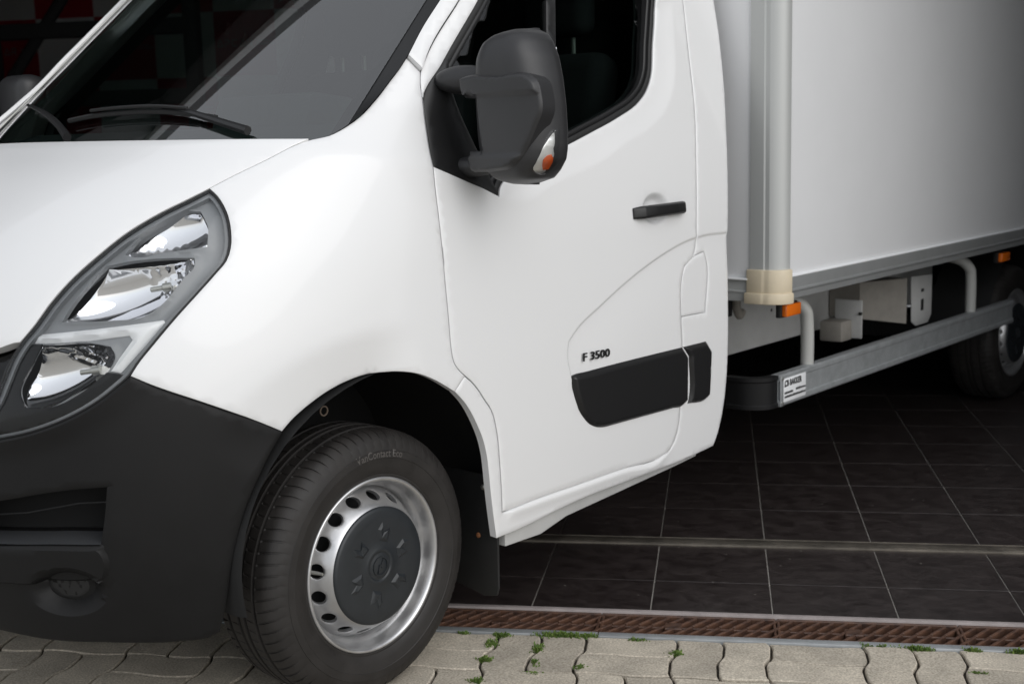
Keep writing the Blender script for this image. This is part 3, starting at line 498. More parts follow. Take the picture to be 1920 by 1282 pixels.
M['print_grey'] = mat('grey_print', (0.22, 0.22, 0.225), 0.8); M['print_pale'] = mat('pale_print', (0.55, 0.52, 0.52), 0.8)
def stroke_text(x, z, h):
    """angular logo lettering built from strokes: a triangle for each A"""
    w = h*0.13; bm = bmesh.new(); cx = x
    def bar(x0, z0, x1, z1):
        d = Vector((x1-x0, 0, z1-z0)); n = Vector((-d.z, 0, d.x)).normalized()*w/2; a = Vector((x0, -0.004, z0)); b = Vector((x1, -0.004, z1))
        bm.faces.new([bm.verts.new(v) for v in (a-n, b-n, b+n, a+n)])
    for ch in 'APCAR':
        g = h*0.9
        if ch == 'A': bar(cx, z, cx+g/2, z+h); bar(cx+g/2, z+h, cx+g, z); bar(cx+g*.05, z+w/2, cx+g*.95, z+w/2)
        if ch in 'PR':
            if ch == 'R': bar(cx+w/2, z, cx+w/2, z+h)
            bar(cx, z+h-w/2, cx+g*.75, z+h-w/2); bar(cx+g*.75, z+h, cx+g*.75, z+h*.45); bar(cx+g*.75, z+h*.45, cx+w, z+h*.4)
            if ch == 'R': bar(cx+g*.35, z+h*.42, cx+g*.85, z)
        if ch == 'P': bar(cx+w, z+h*.42, cx+w*.6, z)
        if ch == 'C': bar(cx+g*.8, z+h-w/2, cx+w, z+h-w/2); bar(cx+w/2, z+h, cx+w/2, z); bar(cx+w, z+w/2, cx+g*.8, z+w/2)
        cx += h*1.12
    return bm, bar, cx
for c in range(-5, 5):
    for r in range(-1, 3):
        x0, z0 = c*CS+0.02, r*CS+0.235; bm, bar, cx = stroke_text(x0, z0, 0.058)
        for ww, dz in ((0.10, 0.036), (0.145, 0.012)):
            x = cx+0.02; 
            while x < cx+0.02+ww:
                l = random.uniform(0.012, 0.022); v = [bm.verts.new((a, -0.004, b)) for a, b in ((x, z0+dz), (x+l, z0+dz), (x+l, z0+dz+0.010), (x, z0+dz+0.010))]; bm.faces.new(v); x += l+0.004
        bm_obj('lettering', bm, M['print_grey'] if (c+r) % 2 == 0 else M['print_pale'], ban, False, kind='stuff')
# dark steel rack before the banner
rk = empty('steel_rack', HM @ Vector((-4.5, 3.6, 0)), label='black steel rack standing before the chequered banner', category='rack')
def rbox(nm, e0, e1, n0, n1, z0, z1): return dbox(nm, e0, e1, n0, n1, z0, z1, M['black_steel'], rk, 0.003, (-4.5, 3.6))
for e in (-5.6, -4.35, -2.9): rbox('post', e-0.045, e+0.045, 3.55, 3.65, 0, 3.5)
for z in (0.6, 1.66, 2.12): rbox('beam', -5.6, -2.9, 3.545, 3.655, z, z+0.10)
bm = bmesh.new(); tube(bm, [RZ @ Vector((0.15, 0, 1.7)), RZ @ Vector((1.6, 0, 3.5))], 0.04, 8); bm_obj('brace', bm, M['black_steel'], rk)
# ------------------------------------------------------------------ the truck
C = {k: (cr(v, k not in ('arch_line', 'bumper_crease', 'swage', 'sill_line', 'door_bottom', 'ws_edge'), 0.006 if k.startswith('h_') else 0.012) if isinstance(v, list) and len(v) > 2 and k not in ('mirror', 'moss') and not k.startswith('wip') else v) for k, v in D.items()}
truck = empty('box_truck', (1.8, YC, 0), label='white box truck with charcoal bumper parked halfway into the dark hall', category='truck')
truck_off = -Vector((1.8, YC, 0))
_l = lnk
def lnk(o, parent=None, **kw):      # parts are modelled in world metres; keep them there under the truck's base
    _l(o, parent, **kw)
    if parent is truck: o.location = o.location + truck_off
    return o
arch_c = np.asarray(C['arch_line']); swage = np.asarray(C['swage'])
def d_arch(P, w=0.105, k=0.026):
    d = pdist(P, arch_c); f = sstep((0.16-P[:, 0])/0.12); return -k*(1-sstep(d/w*1.0))*f*0 - k*np.clip(1-d/w, 0, 1)*f
def d_swage(P):
    d, s = pdist(P, swage, full=True); ins = (s < 0)
    return np.where(ins, -0.0048*sstep(d/0.007)*np.exp(-(d/0.11)**2), 0.0) 
shoulder = np.asarray(C['shoulder'])
def d_shoulder(P):
    ins = pip(P, shoulder); d = pdist(P, shoulder, True); return np.where(ins, -0.30*np.maximum(np.sqrt(d*d+2e-5)-0.0045, 0)*np.exp(-d*6), 0)
hc_ = np.array(D['handle_c'])
def d_handle(P):
    d = np.hypot((P[:, 0]-hc_[0])/1.5, P[:, 1]-hc_[1])/0.052
    return -0.022*sstep((1-d)/0.5)
db = np.asarray(C['door_bottom']); sl_ = np.asarray(C['sill_line'])
def d_sill(P):
    d, s = pdist(P, db, full=True); lip = 0.0055*sstep(d/0.009)*(1-0.85*sstep((d-0.012)/0.03)); low = (P[:, 1] < np.interp(P[:, 0], db[::1, 0], db[::1, 1]))
    return np.where(low, lip, 0)*sstep((P[:, 0]-0.42)/0.03)*sstep((1.24-P[:, 0])/0.10)
def d_door(P): return d_swage(P) + d_shoulder(P) + d_handle(P)
circle = lambda c, r, n=28: [(c[0]+r*math.cos(2*math.pi*k/n), c[1]+r*math.sin(2*math.pi*k/n)) for k in range(n)]
panel('fender', C['fender'], M['paint'], truck, gap=0.0008, disp=lambda P: d_arch(P) + d_shoulder(P), lines=[(np.asarray(C['arch_line']), [0.1, 0.108])], thick=0.022, edge=0.0012)
panel('bonnet', C['bonnet'], M['paint'], truck, gap=0.0002, res=0.028, thick=0.03, edge=0.0008)
panel('door', C['door'], M['paint'], truck, holes=[inset(C['window'], 0.0)], gap=0.0019, disp=d_door, thick=0.022, res=0.02,
      lines=[(swage, [-0.010, -0.006, -0.003, 0.0, 0.004]), (shoulder, [-0.006, 0.0, 0.008]), *[([(hc_[0]+(q-hc_[0])*1.5, r) for q, r in circle(hc_, k)], [0]) for k in (0.053, 0.050, 0.045, 0.039, 0.032, 0.026)]])
panel('side_body', C['side_body'], M['paint'], truck, gap=0.0017, disp=lambda P: d_sill(P) + d_swage(P) , res=0.018, thick=0.022, lines=[(db, [-0.004, -0.010, -0.016, -0.025, -0.05]), (swage, [-0.010, -0.006, -0.003, 0.0, 0.004])], holes=[C['flap']])
panel('fuel_flap', C['flap'], M['paint'], truck, gap=0.0022, thick=0.01, off=-0.0035, res=0.015)
panel('windscreen_pillar', C['pillar'], M['paint'], truck, gap=0.0017, thick=0.03)
# windscreen, black border, cowl
W3 = np.array([surf(u, z)[0] for u, z in C['ws_edge']]); WZ, WX, WY = W3[:, 2], W3[:, 0], W3[:, 1]; WB = 0.22
kk = WZ > 1.52; WPX = np.polyfit(WZ[kk], WX[kk], 1); WPY = np.polyfit(WZ[kk], WY[kk], 1)
def S_ws(u, z):      # windscreen: a gentle bow between the two pillars
    u = np.atleast_1d(np.asarray(u, float)); z = np.atleast_1d(np.asarray(z, float)) + 0*u; s_ = u/0.85; xe = np.polyval(WPX, z); hw_ = YC-np.polyval(WPY, z)
    return np.stack([xe - WB*(1-s_*s_), YC + s_*hw_, z], -1)
def N_ws(u, z, h=0.012):
    u = np.asarray(u, float); z = np.asarray(z, float); n = np.cross(S_ws(u-h, z)-S_ws(u+h, z), S_ws(u, z+h)-S_ws(u, z-h)); return n/np.linalg.norm(n, axis=-1, keepdims=True)
zr = np.linspace(1.362, 2.05, 60)
HWG = 0.815; gl = [(-HWG, z) for z in zr] + [(-HWG+2*HWG*k/40, 2.05) for k in range(1, 40)] + [(HWG, z) for z in zr[::-1]] + [(HWG-2*HWG*k/40, 1.362) for k in range(1, 40)]
panel('windscreen', inset(gl, 0.004), M['glass'], truck, off=-0.006, res=0.04, thick=0, edge=0.001, S=S_ws, N=N_ws)
panel('windscreen_border', inset(gl, 0.0), M['gloss_black'], truck, holes=[inset(gl, 0.034)], off=-0.010, res=0.03, thick=0.004, edge=0.001, S=S_ws, N=N_ws)
cw_ = np.linspace(-0.86, 0.86, 50); P0 = S_ws(cw_, 1.364) + np.array([0.01, 0, 0]); zb = 1.372; ub_ = np.linspace(C['bonnet'][0][0]*0-0.03, float(mirror_u(-0.03, zb)), 50); P1 = surf(ub_, zb) - surf_n(ub_, zb)*0.012
for sd_ in (-1, 1):      # black corner of the cowl between fender edge and glass
    A_ = []; B_ = []
    for u_, z_ in C['ws_edge'][:60]:
        uu = u_ if sd_ < 0 else float(mirror_u(u_, z_)); A_.append(surf(uu, z_)[0] - surf_n([uu], [z_])[0]*0.010); B_.append(S_ws(sd_*0.805, max(z_-0.02, 1.364))[0] + np.array([0.01, 0, -0.004]))
    n_ = len(A_); mesh_obj('cowl_corner', A_ + B_, [(i, i+1, n_+i+1, n_+i) for i in range(n_-1)], M['trim'], truck)
mesh_obj('cowl', [*P1, *P0], [(i, i+1, 51+i, 50+i) for i in range(49)], M['trim'], truck)
we = [(float(mirror_u(u, z)), z) for u, z in C['ws_edge']]
bm = bmesh.new(); tube(bm, [Vector(surf(u, z)[0] + surf_n([u], [z])[0]*0.002) + Vector((-0.006, -0.004, 0.004)) for u, z in we], 0.0085, 8); bm_obj('far_pillar_edge', bm, M['paint'], truck)
bm = bmesh.new(); tube(bm, [Vector(S_ws(0.825, z)[0]) for u, z in we], 0.0025, 6); bm_obj('windscreen_bead', bm, M['zinc'], truck)
# side window: seal, glass, bar, sail
w = C['window']
panel('window_seal', inset(w, 0.0005), M['rubber'], truck, holes=[inset(w, 0.016)], disp=d_shoulder, off=-0.004, thick=0.02, res=0.03, edge=0.003)
panel('window_seal', inset(w, 0.0165), M['trim'], truck, holes=[inset(w, 0.030)], disp=d_shoulder, off=-0.011, thick=0.02, res=0.03, edge=0.003)
panel('side_window', inset(w, 0.02), M['dkglass'], truck, off=-0.045, thick=0, res=0.05, edge=0.001)
ub = C['qbar']
panel('quarter_light_bar', ub, M['trim'], truck, off=-0.036, thick=0.02, res=0.03)
panel('mirror_sail', inset(C['sail'], 0.001), M['trim'], truck, off=-0.002, thick=0.03, disp=d_shoulder, edge=0.006)
# lower door trim, badge, handle
def d_trim(P, o):
    d = pdist(P, o, True); return 0.010*sstep(d/0.012)
t1 = C['trim']; t2 = C['trim2']
panel('door_trim', t1, M['trim'], truck, off=0.001, disp=lambda P: d_trim(P, t1), thick=0.006, res=0.012, edge=0.001, lines=[(np.vstack([inset(t1, k), inset(t1, k)[:1]]), [0]) for k in (0.004, 0.008, 0.012, 0.018)])
panel('pillar_trim', t2, M['trim'], truck, off=0.001, disp=lambda P: d_trim(P, t2), thick=0.006, res=0.012, edge=0.001, lines=[(np.vstack([inset(t2, k), inset(t2, k)[:1]]), [0]) for k in (0.004, 0.008, 0.012, 0.018)])
def text_mesh(txt, size, bold=0.0, ext=0.0):
    cu = bpy.data.curves.new('lettering', 'FONT'); cu.body = txt; cu.size = size; cu.extrude = ext; cu.offset = bold; cu.resolution_u = 3
    o = bpy.data.objects.new('lettering', cu); COL.objects.link(o); dg = bpy.context.evaluated_depsgraph_get(); me = bpy.data.meshes.new_from_object(o.evaluated_get(dg))
    COL.objects.unlink(o); bpy.data.objects.remove(o); return me
def place_text(name, me, f, mt, parent):
    for v in me.vertices: v.co = f(v.co)
    me.materials.clear(); me.materials.append(mt); me.update(); return lnk(bpy.data.objects.new(name, me), parent)
bd0, bd1 = D['badge']
me = text_mesh('F 3500', 0.05, 0.0007, 0.0012); xs = [v.co.x for v in me.vertices]; L = max(xs)-min(xs); x0 = min(xs); H_ = 0.0
def bf(c):
    t = (c.x-x0)/L; u = bd0[0]+(bd1[0]-bd0[0])*t; z = bd0[1]+(bd1[1]-bd0[1])*t + c.y*0.66
    p = surf(u, z)[0] + surf_n([u], [z])[0]*(0.003+c.z); return Vector(p)
place_text('badge_lettering', me, bf, M['trim'], truck)
ha, hb2 = D['handle']
hd = empty('door_handle', parent=truck)
hp = [(ha[0]+(hb2[0]-ha[0])*t, ha[1]+(hb2[1]-ha[1])*t) for t in (0, 0.12, 0.3, 0.5, 0.7, 0.88, 1)]
V = []; F = []; hn = []
prof = [(-1, 0.0), (-1, 0.6), (-0.7, 1.0), (0.7, 1.0), (1, 0.6), (1, 0.0)]
for i, (u, z) in enumerate(hp):
    hh = 0.019 if i not in (0, 6) else 0.016; pr = [0.004, 0.020, 0.026, 0.028, 0.026, 0.020, 0.004][i]
    for a, b in prof: V.append(surf(u, z+a*hh)[0] + surf_n([u], [z])[0]*(pr*b + (0.001 if i in (0, 6) else 0.006)))
for i in range(6):
    for k in range(6): F.append((i*6+k, (i+1)*6+k, (i+1)*6+(k+1) % 6, i*6+(k+1) % 6))
F += [tuple(range(6))[::-1], tuple(range(36, 42))]
bm = bmesh.new(); vv = [bm.verts.new(v) for v in V]; [bm.faces.new([vv[i] for i in f]) for f in F]; bmesh.ops.recalc_face_normals(bm, faces=bm.faces[:])
bmesh.ops.bevel(bm, geom=bm.edges[:], offset=0.0025, segments=2, affect='EDGES', profile=0.5); bm_obj('grip', bm, M['trim'], hd)
# bumper
fogc = np.array(D['fog']); blk = np.asarray(C['step_block'])
def d_bumper(P):
    o = -0.006 + 0*P[:, 0]
    d, s = pdist(P, blk, True, True); ins = pip(P, blk); o += np.where(ins, 0.009*sstep(d/0.006), 0)
    r = np.hypot(P[:, 0]-fogc[0]-0.004, P[:, 1]-fogc[1]); o -= 0.030*sstep((0.056-r)/0.016)
    a = pdist(P, arch_c); o -= 0.012*np.clip(1-a/0.10, 0, 1)*(P[:, 0] < 0.1)
    up_ = pdist(P, np.asarray(C['headlight']), True); o += 0.010*np.exp(-(up_/0.028)**2)
    return o
ctr = C['bumper']
panel('bumper', ctr, M['plastic'], truck, holes=[C['intake'], C['intake_far']], disp=d_bumper, gap=0.001, res=0.016, thick=0.010, hole_thick=0.11, edge=0.004,
      lines=[(np.vstack([blk, blk[:1]]), [0.001, -0.003, -0.006, -0.010]), (circle(fogc+np.array([0.004, 0]), 0.062), [0]), (circle(fogc+np.array([0.004, 0]), 0.050), [0]), (circle(fogc+np.array([0.004, 0]), 0.037), [0])], angle=32)
panel('fog_lamp_cover', circle(fogc, 0.034), M['trim'], truck, off=-0.036, thick=0.01, res=0.012)
ik = inset(C['intake'], -0.03); panel('intake_back', ik, M['void'], truck, off=-0.112, thick=0.0, res=0.03)
ik = inset(C['intake_far'], -0.03); panel('intake_back', ik, M['gap'], truck, off=-0.112, thick=0.0, res=0.03)
bm = bmesh.new(); iv = D['intake']; 
tube(bm, [Vector(surf(u, z)[0] - 0.06*surf_n([u], [z])[0]) for u, z in ((-0.62, 0.565), (-0.52, 0.585), (-0.43, 0.61), (-0.36, 0.61))], 0.0018, 8); bm_obj('intake_wire', bm, M['trim'], truck)
gr = panel('grille', C['grille'], M['gloss_black'], truck, off=-0.03, thick=0.02, res=0.04)
for z in (0.82, 0.855, 0.89): panel('grille_bar', [(-0.60, z), (-1.22, z), (-1.22, z+0.012), (-0.60, z+0.012)], M['trim'], gr, off=-0.012, thick=0.015, res=0.04)
lo_ = sorted(D['intake'], key=lambda q: q[1])[:6]; lo_ = sorted([q for q in lo_ if q[1] < min(z for u, z in D['intake'])+0.03]); uu_ = np.linspace(lo_[0][0], lo_[-1][0], 14); zz_ = np.interp(uu_, [q[0] for q in lo_], [q[1] for q in lo_])
A_ = [surf(u, z+0.001)[0] - surf_n([u], [z])[0]*0.002 for u, z in zip(uu_, zz_)]; B_ = [a - surf_n([u], [z])[0]*0.085*np.array([1, 1, 0]) + np.array([0, 0, 0.004]) for a, u, z in zip(A_, uu_, zz_)]
mesh_obj('ledge_sheen_strip', A_ + B_, [(i, i+1, 15+i, 14+i) for i in range(13)], M['step'], truck)  # added strip whose pale grey paints the sheen on the intake's lower ledge
# headlight
def headlight(parent):
    h = empty('headlight', parent=parent); o = C['headlight']
    panel('lens', o, M['lens'], h, gap=0.004, off=0.001, res=0.02, thick=0, edge=0.003, disp=lambda P: 0.006*sstep(pdist(P, o, True)/0.03))
    panel('seal', inset(o, 0.0005), M['rubber'], h, holes=[inset(o, 0.0035)], off=-0.003, thick=0.02, res=0.03, edge=0.0005)
    panel('housing', inset(o, 0.004), M['gap'], h, off=-0.105, res=0.03, thick=0)
    panel('housing_rim', inset(o, 0.002), M['bezel'], h, holes=[inset(o, 0.010)], off=-0.012, thick=0.02, res=0.03, edge=0.001)
    hs_ = [C['h_turn'], C['h_mid'], C['h_low']]
    def inb(P): return -0.0*P[:, 0]
    panel('bezel', inset(o, 0.007), M['bezel'], h, holes=[inset(x, -0.001) for x in hs_], off=-0.030, res=0.009, thick=0.03, hole_thick=0.012, edge=0.002, disp=lambda P: 0.007*(1-sstep(np.min([pdist(P, x, True) for x in hs_], axis=0)/0.010)) + 0.006*(1-sstep(pdist(P, o, True)/0.022)))
    panel('black_bezel', C['h_black'], M['gloss_black'], h, holes=[], off=-0.0195, res=0.012, thick=0.004, edge=0.001)
    dr_ = C['h_drl']; panel('light_guide', dr_, M['drl'], h, off=-0.026, disp=lambda P: 0.010*sstep(pdist(P, dr_, True)/0.012), thick=0.01, res=0.008, edge=0.001)
    for nm, k, dep, mt in (('indicator_reflector', 'h_turn', 0.035, 'chrome'), ('beam_reflector', 'h_mid', 0.06, 'chrome'), ('beam_reflector', 'h_low', 0.055, 'chrome')):
        oo = C[k]; c0 = np.mean(oo, 0)
        def dd(P, oo=oo, dep=dep, k=k):
            c = np.mean(oo, 0); q = P-c; A = np.asarray(oo)-c; w_, E_ = np.linalg.eigh(A.T@A/len(A)); q = (q@E_)/np.sqrt(w_*2.6)
            rho = q[:, 0]**2+q[:, 1]**2; base = -dep*np.clip(1-rho, 0, 1)**0.8
            if k == 'h_turn': base = base + 0.0012*np.sin(P[:, 0]*420)*(P[:, 1] < c[1])
            else: base = base + np.where(q[:, 1]*np.sign(E_[0, 1]) > 0.35, 0.0035*(np.mod(q[:, 1]*np.sign(E_[0, 1])*6+q[:, 0]*1.5, 1.0)), 0)
            return base
        panel(nm, oo, M[mt], h, off=-0.033, disp=dd, thick=0.002, res=0.006, edge=0.001, angle=30)
    for k, fu in (('h_mid', 0.30), ('h_low', 0.30)):      # bulb in front of each bowl
        A = np.asarray(C[k]); u_ = A[:, 0].max()*(0.5+fu) + A[:, 0].min()*(0.5-fu); z_ = A[:, 1].max()*0.62 + A[:, 1].min()*0.38
        p0 = Vector(surf(u_, z_)[0]) - Vector(surf_n([u_], [z_])[0])*0.062; ax_ = (Vector(surf(u_-0.06, z_-0.012)[0]) - Vector(surf(u_, z_)[0])).normalized()
        bm = bmesh.new(); tube(bm, [p0, p0+ax_*0.018, p0+ax_*0.020, p0+ax_*0.045, p0+ax_*0.047], [0.010, 0.010, 0.006, 0.006, 0.002], 14); bm_obj('bulb', bm, M['zinc'], h)
    return h
headlight(truck)
# far headlight, plain
fo = [(float(mirror_u(u, z)), z) for u, z in C['headlight']]
hf = empty('headlight', parent=truck); panel('lens', fo, M['lens'], hf, off=0.003, res=0.03, thick=0, edge=0.002, gap=0.004); panel('housing', fo, M['bezel'], hf, off=-0.05, res=0.03, thick=0); panel('seal', fo, M['rubber'], hf, holes=[inset(fo, 0.006)], off=-0.003, thick=0.02, res=0.03, edge=0.0005)
# far side of the cab
def mm(o): return [(float(mirror_u(u, z)), z) for u, z in o][::-1]
panel('far_fender', mm(C['fender']), M['paint'], truck, res=0.04, gap=0.001); panel('far_door', mm(C['door']), M['paint'], truck, holes=[mm(inset(w, 0.0))], res=0.04, gap=0.002, thick=0.05)
panel('far_pillar', mm(C['pillar']), M['paint'], truck, res=0.04, gap=0.001); panel('far_side_body', mm(C['side_body']), M['paint'], truck, res=0.04, gap=0.001)
panel('far_window_seal', mm(inset(w, 0.0005)), M['rubber'], truck, holes=[mm(inset(w, 0.02))], off=-0.006, thick=0.03, res=0.03, edge=0.003)
panel('far_side_window', mm(inset(w, 0.018)), M['dkglass'], truck, off=-0.03, thick=0, res=0.06, edge=0.001)
# roof, cab back, inner door cards, dashboard, seats
roof_o = [(0.76, 2.065), (1.42, 2.125), (1.42, 2.29), (0.9, 2.29), (-0.15, 2.29)]
V = []; F = []; k = 40
for zz in (2.075, 2.12, 2.2, 2.27, 2.30):
    us = np.linspace(1.66, float(mirror_u(1.66, zz)), k); V += list(surf(us, zz))
for j in range(4):
    for i in range(k-1): F.append((j*k+i, j*k+i+1, (j+1)*k+i+1, (j+1)*k+i))
F.append(tuple(range(4*k, 5*k))); mesh_obj('roof', V, F, M['paint'], truck)
box_obj('cab_back', (1.50, YC, 1.25), (0.04, 1.58, 1.9), M['inner'], truck, 0.01)
panel('door_card', inset(C['door'], 0.015), M['seat'], truck, holes=[inset(w, 0.03)], off=-0.075, res=0.05, thick=0.0)
panel('far_door_card', mm(inset(C['door'], 0.015)), M['seat'], truck, holes=[mm(inset(w, 0.03))], off=-0.075, res=0.05, thick=0.0)
box_obj('cab_floor', (1.02, YC, 0.55), (0.9, 1.70, 0.06), M['inner'], truck, 0.01)
bm = bmesh.new(); prism(bm, [(-0.22, 0.14, 1.22), (-0.14, 0.14, 1.355), (0.15, 0.14, 1.43), (0.40, 0.14, 1.41), (0.46, 0.14, 1.30), (0.38, 0.14, 0.9), (0.1, 0.14, 0.8)], (0, 1.56, 0), 0.02); bm_obj('dashboard', bm, M['dash'], truck)
bm = bmesh.new(); prism(bm, [(0.18, 0.40, 1.41), (0.22, 0.40, 1.52), (0.40, 0.40, 1.50), (0.44, 0.40, 1.40)], (0, 0.42, 0), 0.025); bm_obj('instrument_hood', bm, M['dash'], truck)
stw = empty('steering_wheel', parent=truck); cw = Vector((0.56, 0.52, 1.36)); nx = Vector((-0.80, 0, 0.6)).normalized(); ax = Vector((0, 1, 0)); ay = nx.cross(ax)
bm = bmesh.new(); tube(bm, [cw + (ax*math.cos(a)+ay*math.sin(a))*0.19 for a in [2*math.pi*i/40 for i in range(41)]], 0.016, 10, False); bm_obj('rim', bm, M['trim'], stw)
bm = bmesh.new(); tube(bm, [cw-nx*0.01, cw+nx*0.02], 0.07, 16); [tube(bm, [cw, cw+(ax*math.cos(a)+ay*math.sin(a))*0.19], 0.014, 8) for a in (0.1, 3.04, -1.57)]; bm_obj('hub', bm, M['trim'], stw)
for i, yy in enumerate((0.42, 0.98, 1.42)):
    s_ = empty('seat', parent=truck)
    box_obj('cushion', (0.93, yy, 0.93), (0.5, 0.46, 0.16), M['seat'], s_, 0.05, seg=4)
    box_obj('backrest', (1.24, yy, 1.28), (0.14, 0.46, 0.74), M['seat'], s_, 0.06, Matrix.Translation((1.24, 0, 1.28)) @ Matrix.Rotation(R(12), 4, 'Y') @ Matrix.Translation((-1.24, 0, -1.28)), seg=4)
    box_obj('headrest', (1.32, yy, 1.80), (0.10, 0.27, 0.20), M['seat'], s_, 0.045, seg=4)
    bm = bmesh.new(); [tube(bm, [(1.32, yy+d, 1.6), (1.32, yy+d, 1.75)], 0.008, 8) for d in (-0.06, 0.06)]; bm_obj('headrest_post', bm, M['zinc'], s_)
bm = bmesh.new(); tube(bm, [(1.30, 0.09, 1.38), (1.33, 0.10, 1.41), (1.36, 0.10, 1.47)], 0.006, 8); bm_obj('belt_buckle', bm, M['zinc'], truck)
bm = bmesh.new(); prism(bm, [(1.42, 0.10, 2.05), (1.47, 0.10, 2.05), (1.35, 0.12, 1.1), (1.30, 0.12, 1.1)], (0, 0.006, 0)); bm_obj('seat_belt', bm, M['dash'], truck)
# wipers
def wiper(u0, pts, blade):
    wp = empty('wiper', parent=truck)
    P3 = [Vector(S_ws(u, z)[0] + N_ws([u], [z])[0]*h) for u, z, h in pts]
    bm = bmesh.new(); tube(bm, smooth_path(P3, 5), [0.012 - 0.007*i/(5*(len(P3)-1)) for i in range(5*(len(P3)-1)+1)], 8); bm_obj('arm', bm, M['trim'], wp)
    B3 = smooth_path([Vector(S_ws(u, z)[0] + N_ws([u], [z])[0]*h) for u, z, h in blade], 6)
    bm = bmesh.new(); tube(bm, B3, 0.007, 6); bm_obj('blade', bm, M['rubber'], wp)
    bm = bmesh.new(); tube(bm, [b + Vector((-0.006, 0, 0.014)) for b in B3[6:-6]], 0.005, 6); bm_obj('blade_frame', bm, M['trim'], wp)
WP = D.get('wip')
wiper(0, D['wip_arm'], D['wip_blade']); wiper(0, D['wip_arm2'], D['wip_blade2'])
# door mirror
mz = sorted(D['mirror']); MZ = np.array([q[0] for q in mz]); MI = np.array([q[1] for q in mz]); MO = np.array([q[2] for q in mz])
XB = 0.385; zlo, zhi = MZ[0]-0.004, MZ[-1]+0.004
def m_front(y, z):
    yi = np.interp(z, MZ, MI); yo = np.interp(z, MZ, MO); c = (yi+yo)/2; h = (yi-yo)/2; t = np.clip((y-c)/h, -1, 1)
    zt = (z-(zlo+zhi)/2)/((zhi-zlo)/2); dep = 0.125*np.clip(1-np.abs(zt)**6.5, 0, 1)**(1/2.5)
    return XB - dep*np.clip(1-np.abs(t)**3.4, 0, 1)**(1/2.5)
dm = empty('door_mirror', parent=truck)
V = []; F = []; nt_ = 41; zs = np.concatenate([[zlo], np.interp(np.linspace(0, 1, 46), np.linspace(0, 1, len(MZ)), MZ), [zhi]])
for zq in zs:
    zc = np.clip(zq, MZ[0], MZ[-1]); yi = np.interp(zc, MZ, MI); yo = np.interp(zc, MZ, MO); c = (yi+yo)/2; h = (yi-yo)/2*(0.9 if zq in (zlo, zhi) else 1)
    tt = np.sin(np.linspace(-math.pi/2, math.pi/2, nt_))
    V += [(float(m_front(c+h*t, zq)) if abs(t) < 1 else XB, c+h*t, zq) for t in tt]
nz_ = len(zs)
for i in range(nz_-1):
    for j in range(nt_-1): F.append((i*nt_+j, (i+1)*nt_+j, (i+1)*nt_+j+1, i*nt_+j+1))
b0 = len(V); V += [(XB+0.012, (np.interp(zq, MZ, MI)+np.interp(zq, MZ, MO))/2 + (np.interp(zq, MZ, MI)-np.interp(zq, MZ, MO))/2*0.93*s, zq) for zq in zs for s in (-1, 1)]
for i in range(nz_-1):
    a, b = i*nt_, (i+1)*nt_; F += [(a, b0+2*i, b0+2*i+2, b), (a+nt_-1, b+nt_-1, b0+2*i+3, b0+2*i+1), (b0+2*i, b0+2*i+1, b0+2*i+3, b0+2*i+2)]
F += [tuple(range(nt_)), tuple(range((nz_-1)*nt_, nz_*nt_))]
bm = bmesh.new(); vv = [bm.verts.new(tuple(map(float, v))) for v in V]
for f in F:
    try: bm.faces.new([vv[i] for i in f])
    except ValueError: pass
bmesh.ops.remove_doubles(bm, verts=bm.verts[:], dist=0.0008)
head = bm_obj('housing', bm, M['mirror_plastic'], dm, True, 55)
def mS(u, z): u = np.atleast_1d(u); z = np.atleast_1d(z)+0*u; return np.stack([m_front(u, z), u, z], -1)
def mN(u, z, h=3e-3):
    u = np.asarray(u, float); z = np.asarray(z, float); n = np.cross(mS(u, z+h)-mS(u, z-h), mS(u+h, z)-mS(u-h, z)); n /= np.linalg.norm(n, axis=-1, keepdims=True)+1e-9
    return np.where(n[:, :1] > 0, -n, n)
def pS(u, z): return np.stack([0.262+0.16*(u+0.215)**2*4+0*z + np.maximum(u+0.20, 0)*0.0, u, z+0*u], -1)
def pN(u, z): return np.repeat([[-1.0, -0.05, 0.02]], len(np.atleast_1d(u)), 0)
mp_ = cr(D['m_plate'], True, 0.008)
def d_plate(P):
    d = pdist(P, mp_, True); zz = P[:, 1]; arm = np.where((zz > 1.487) | (zz < 1.338), 0.011, 0.0)
    return 0.007*sstep(d/0.006) + arm*sstep(d/0.008)
panel('folding_arm', mp_, M['mirror_plastic'], dm, disp=d_plate, off=-0.004, thick=0.05, res=0.007, edge=0.0015, S=pS, N=pN, angle=65, lines=[(np.vstack([inset(mp_, k), inset(mp_, k)[:1]]), [0]) for k in (0.0025, 0.005, 0.0075)] + [([(-0.30, z), (-0.25, z), (-0.2, z), (-0.15, z), (-0.08, z)], [0.0]) for z in ()])
lp = cr(D['m_lamp'], True, 0.006)
panel('indicator_lens', lp, M['lens'], dm, off=0.004, thick=0.006, res=0.006, edge=0.002, S=mS, N=mN, disp=lambda P: 0.004*sstep(pdist(P, lp, True)/0.012))
panel('indicator_base', inset(lp, 0.002), M['silver'], dm, off=0.0012, thick=0.002, res=0.008, edge=0.0006, S=mS, N=mN)
bp_ = cr(D['m_bulb'], True, 0.005)
panel('indicator_bulb', bp_, M['bulb'], dm, off=0.0022, thick=0.002, res=0.005, edge=0.0006, S=mS, N=mN, disp=lambda P: 0.003*sstep(pdist(P, bp_, True)/0.01))
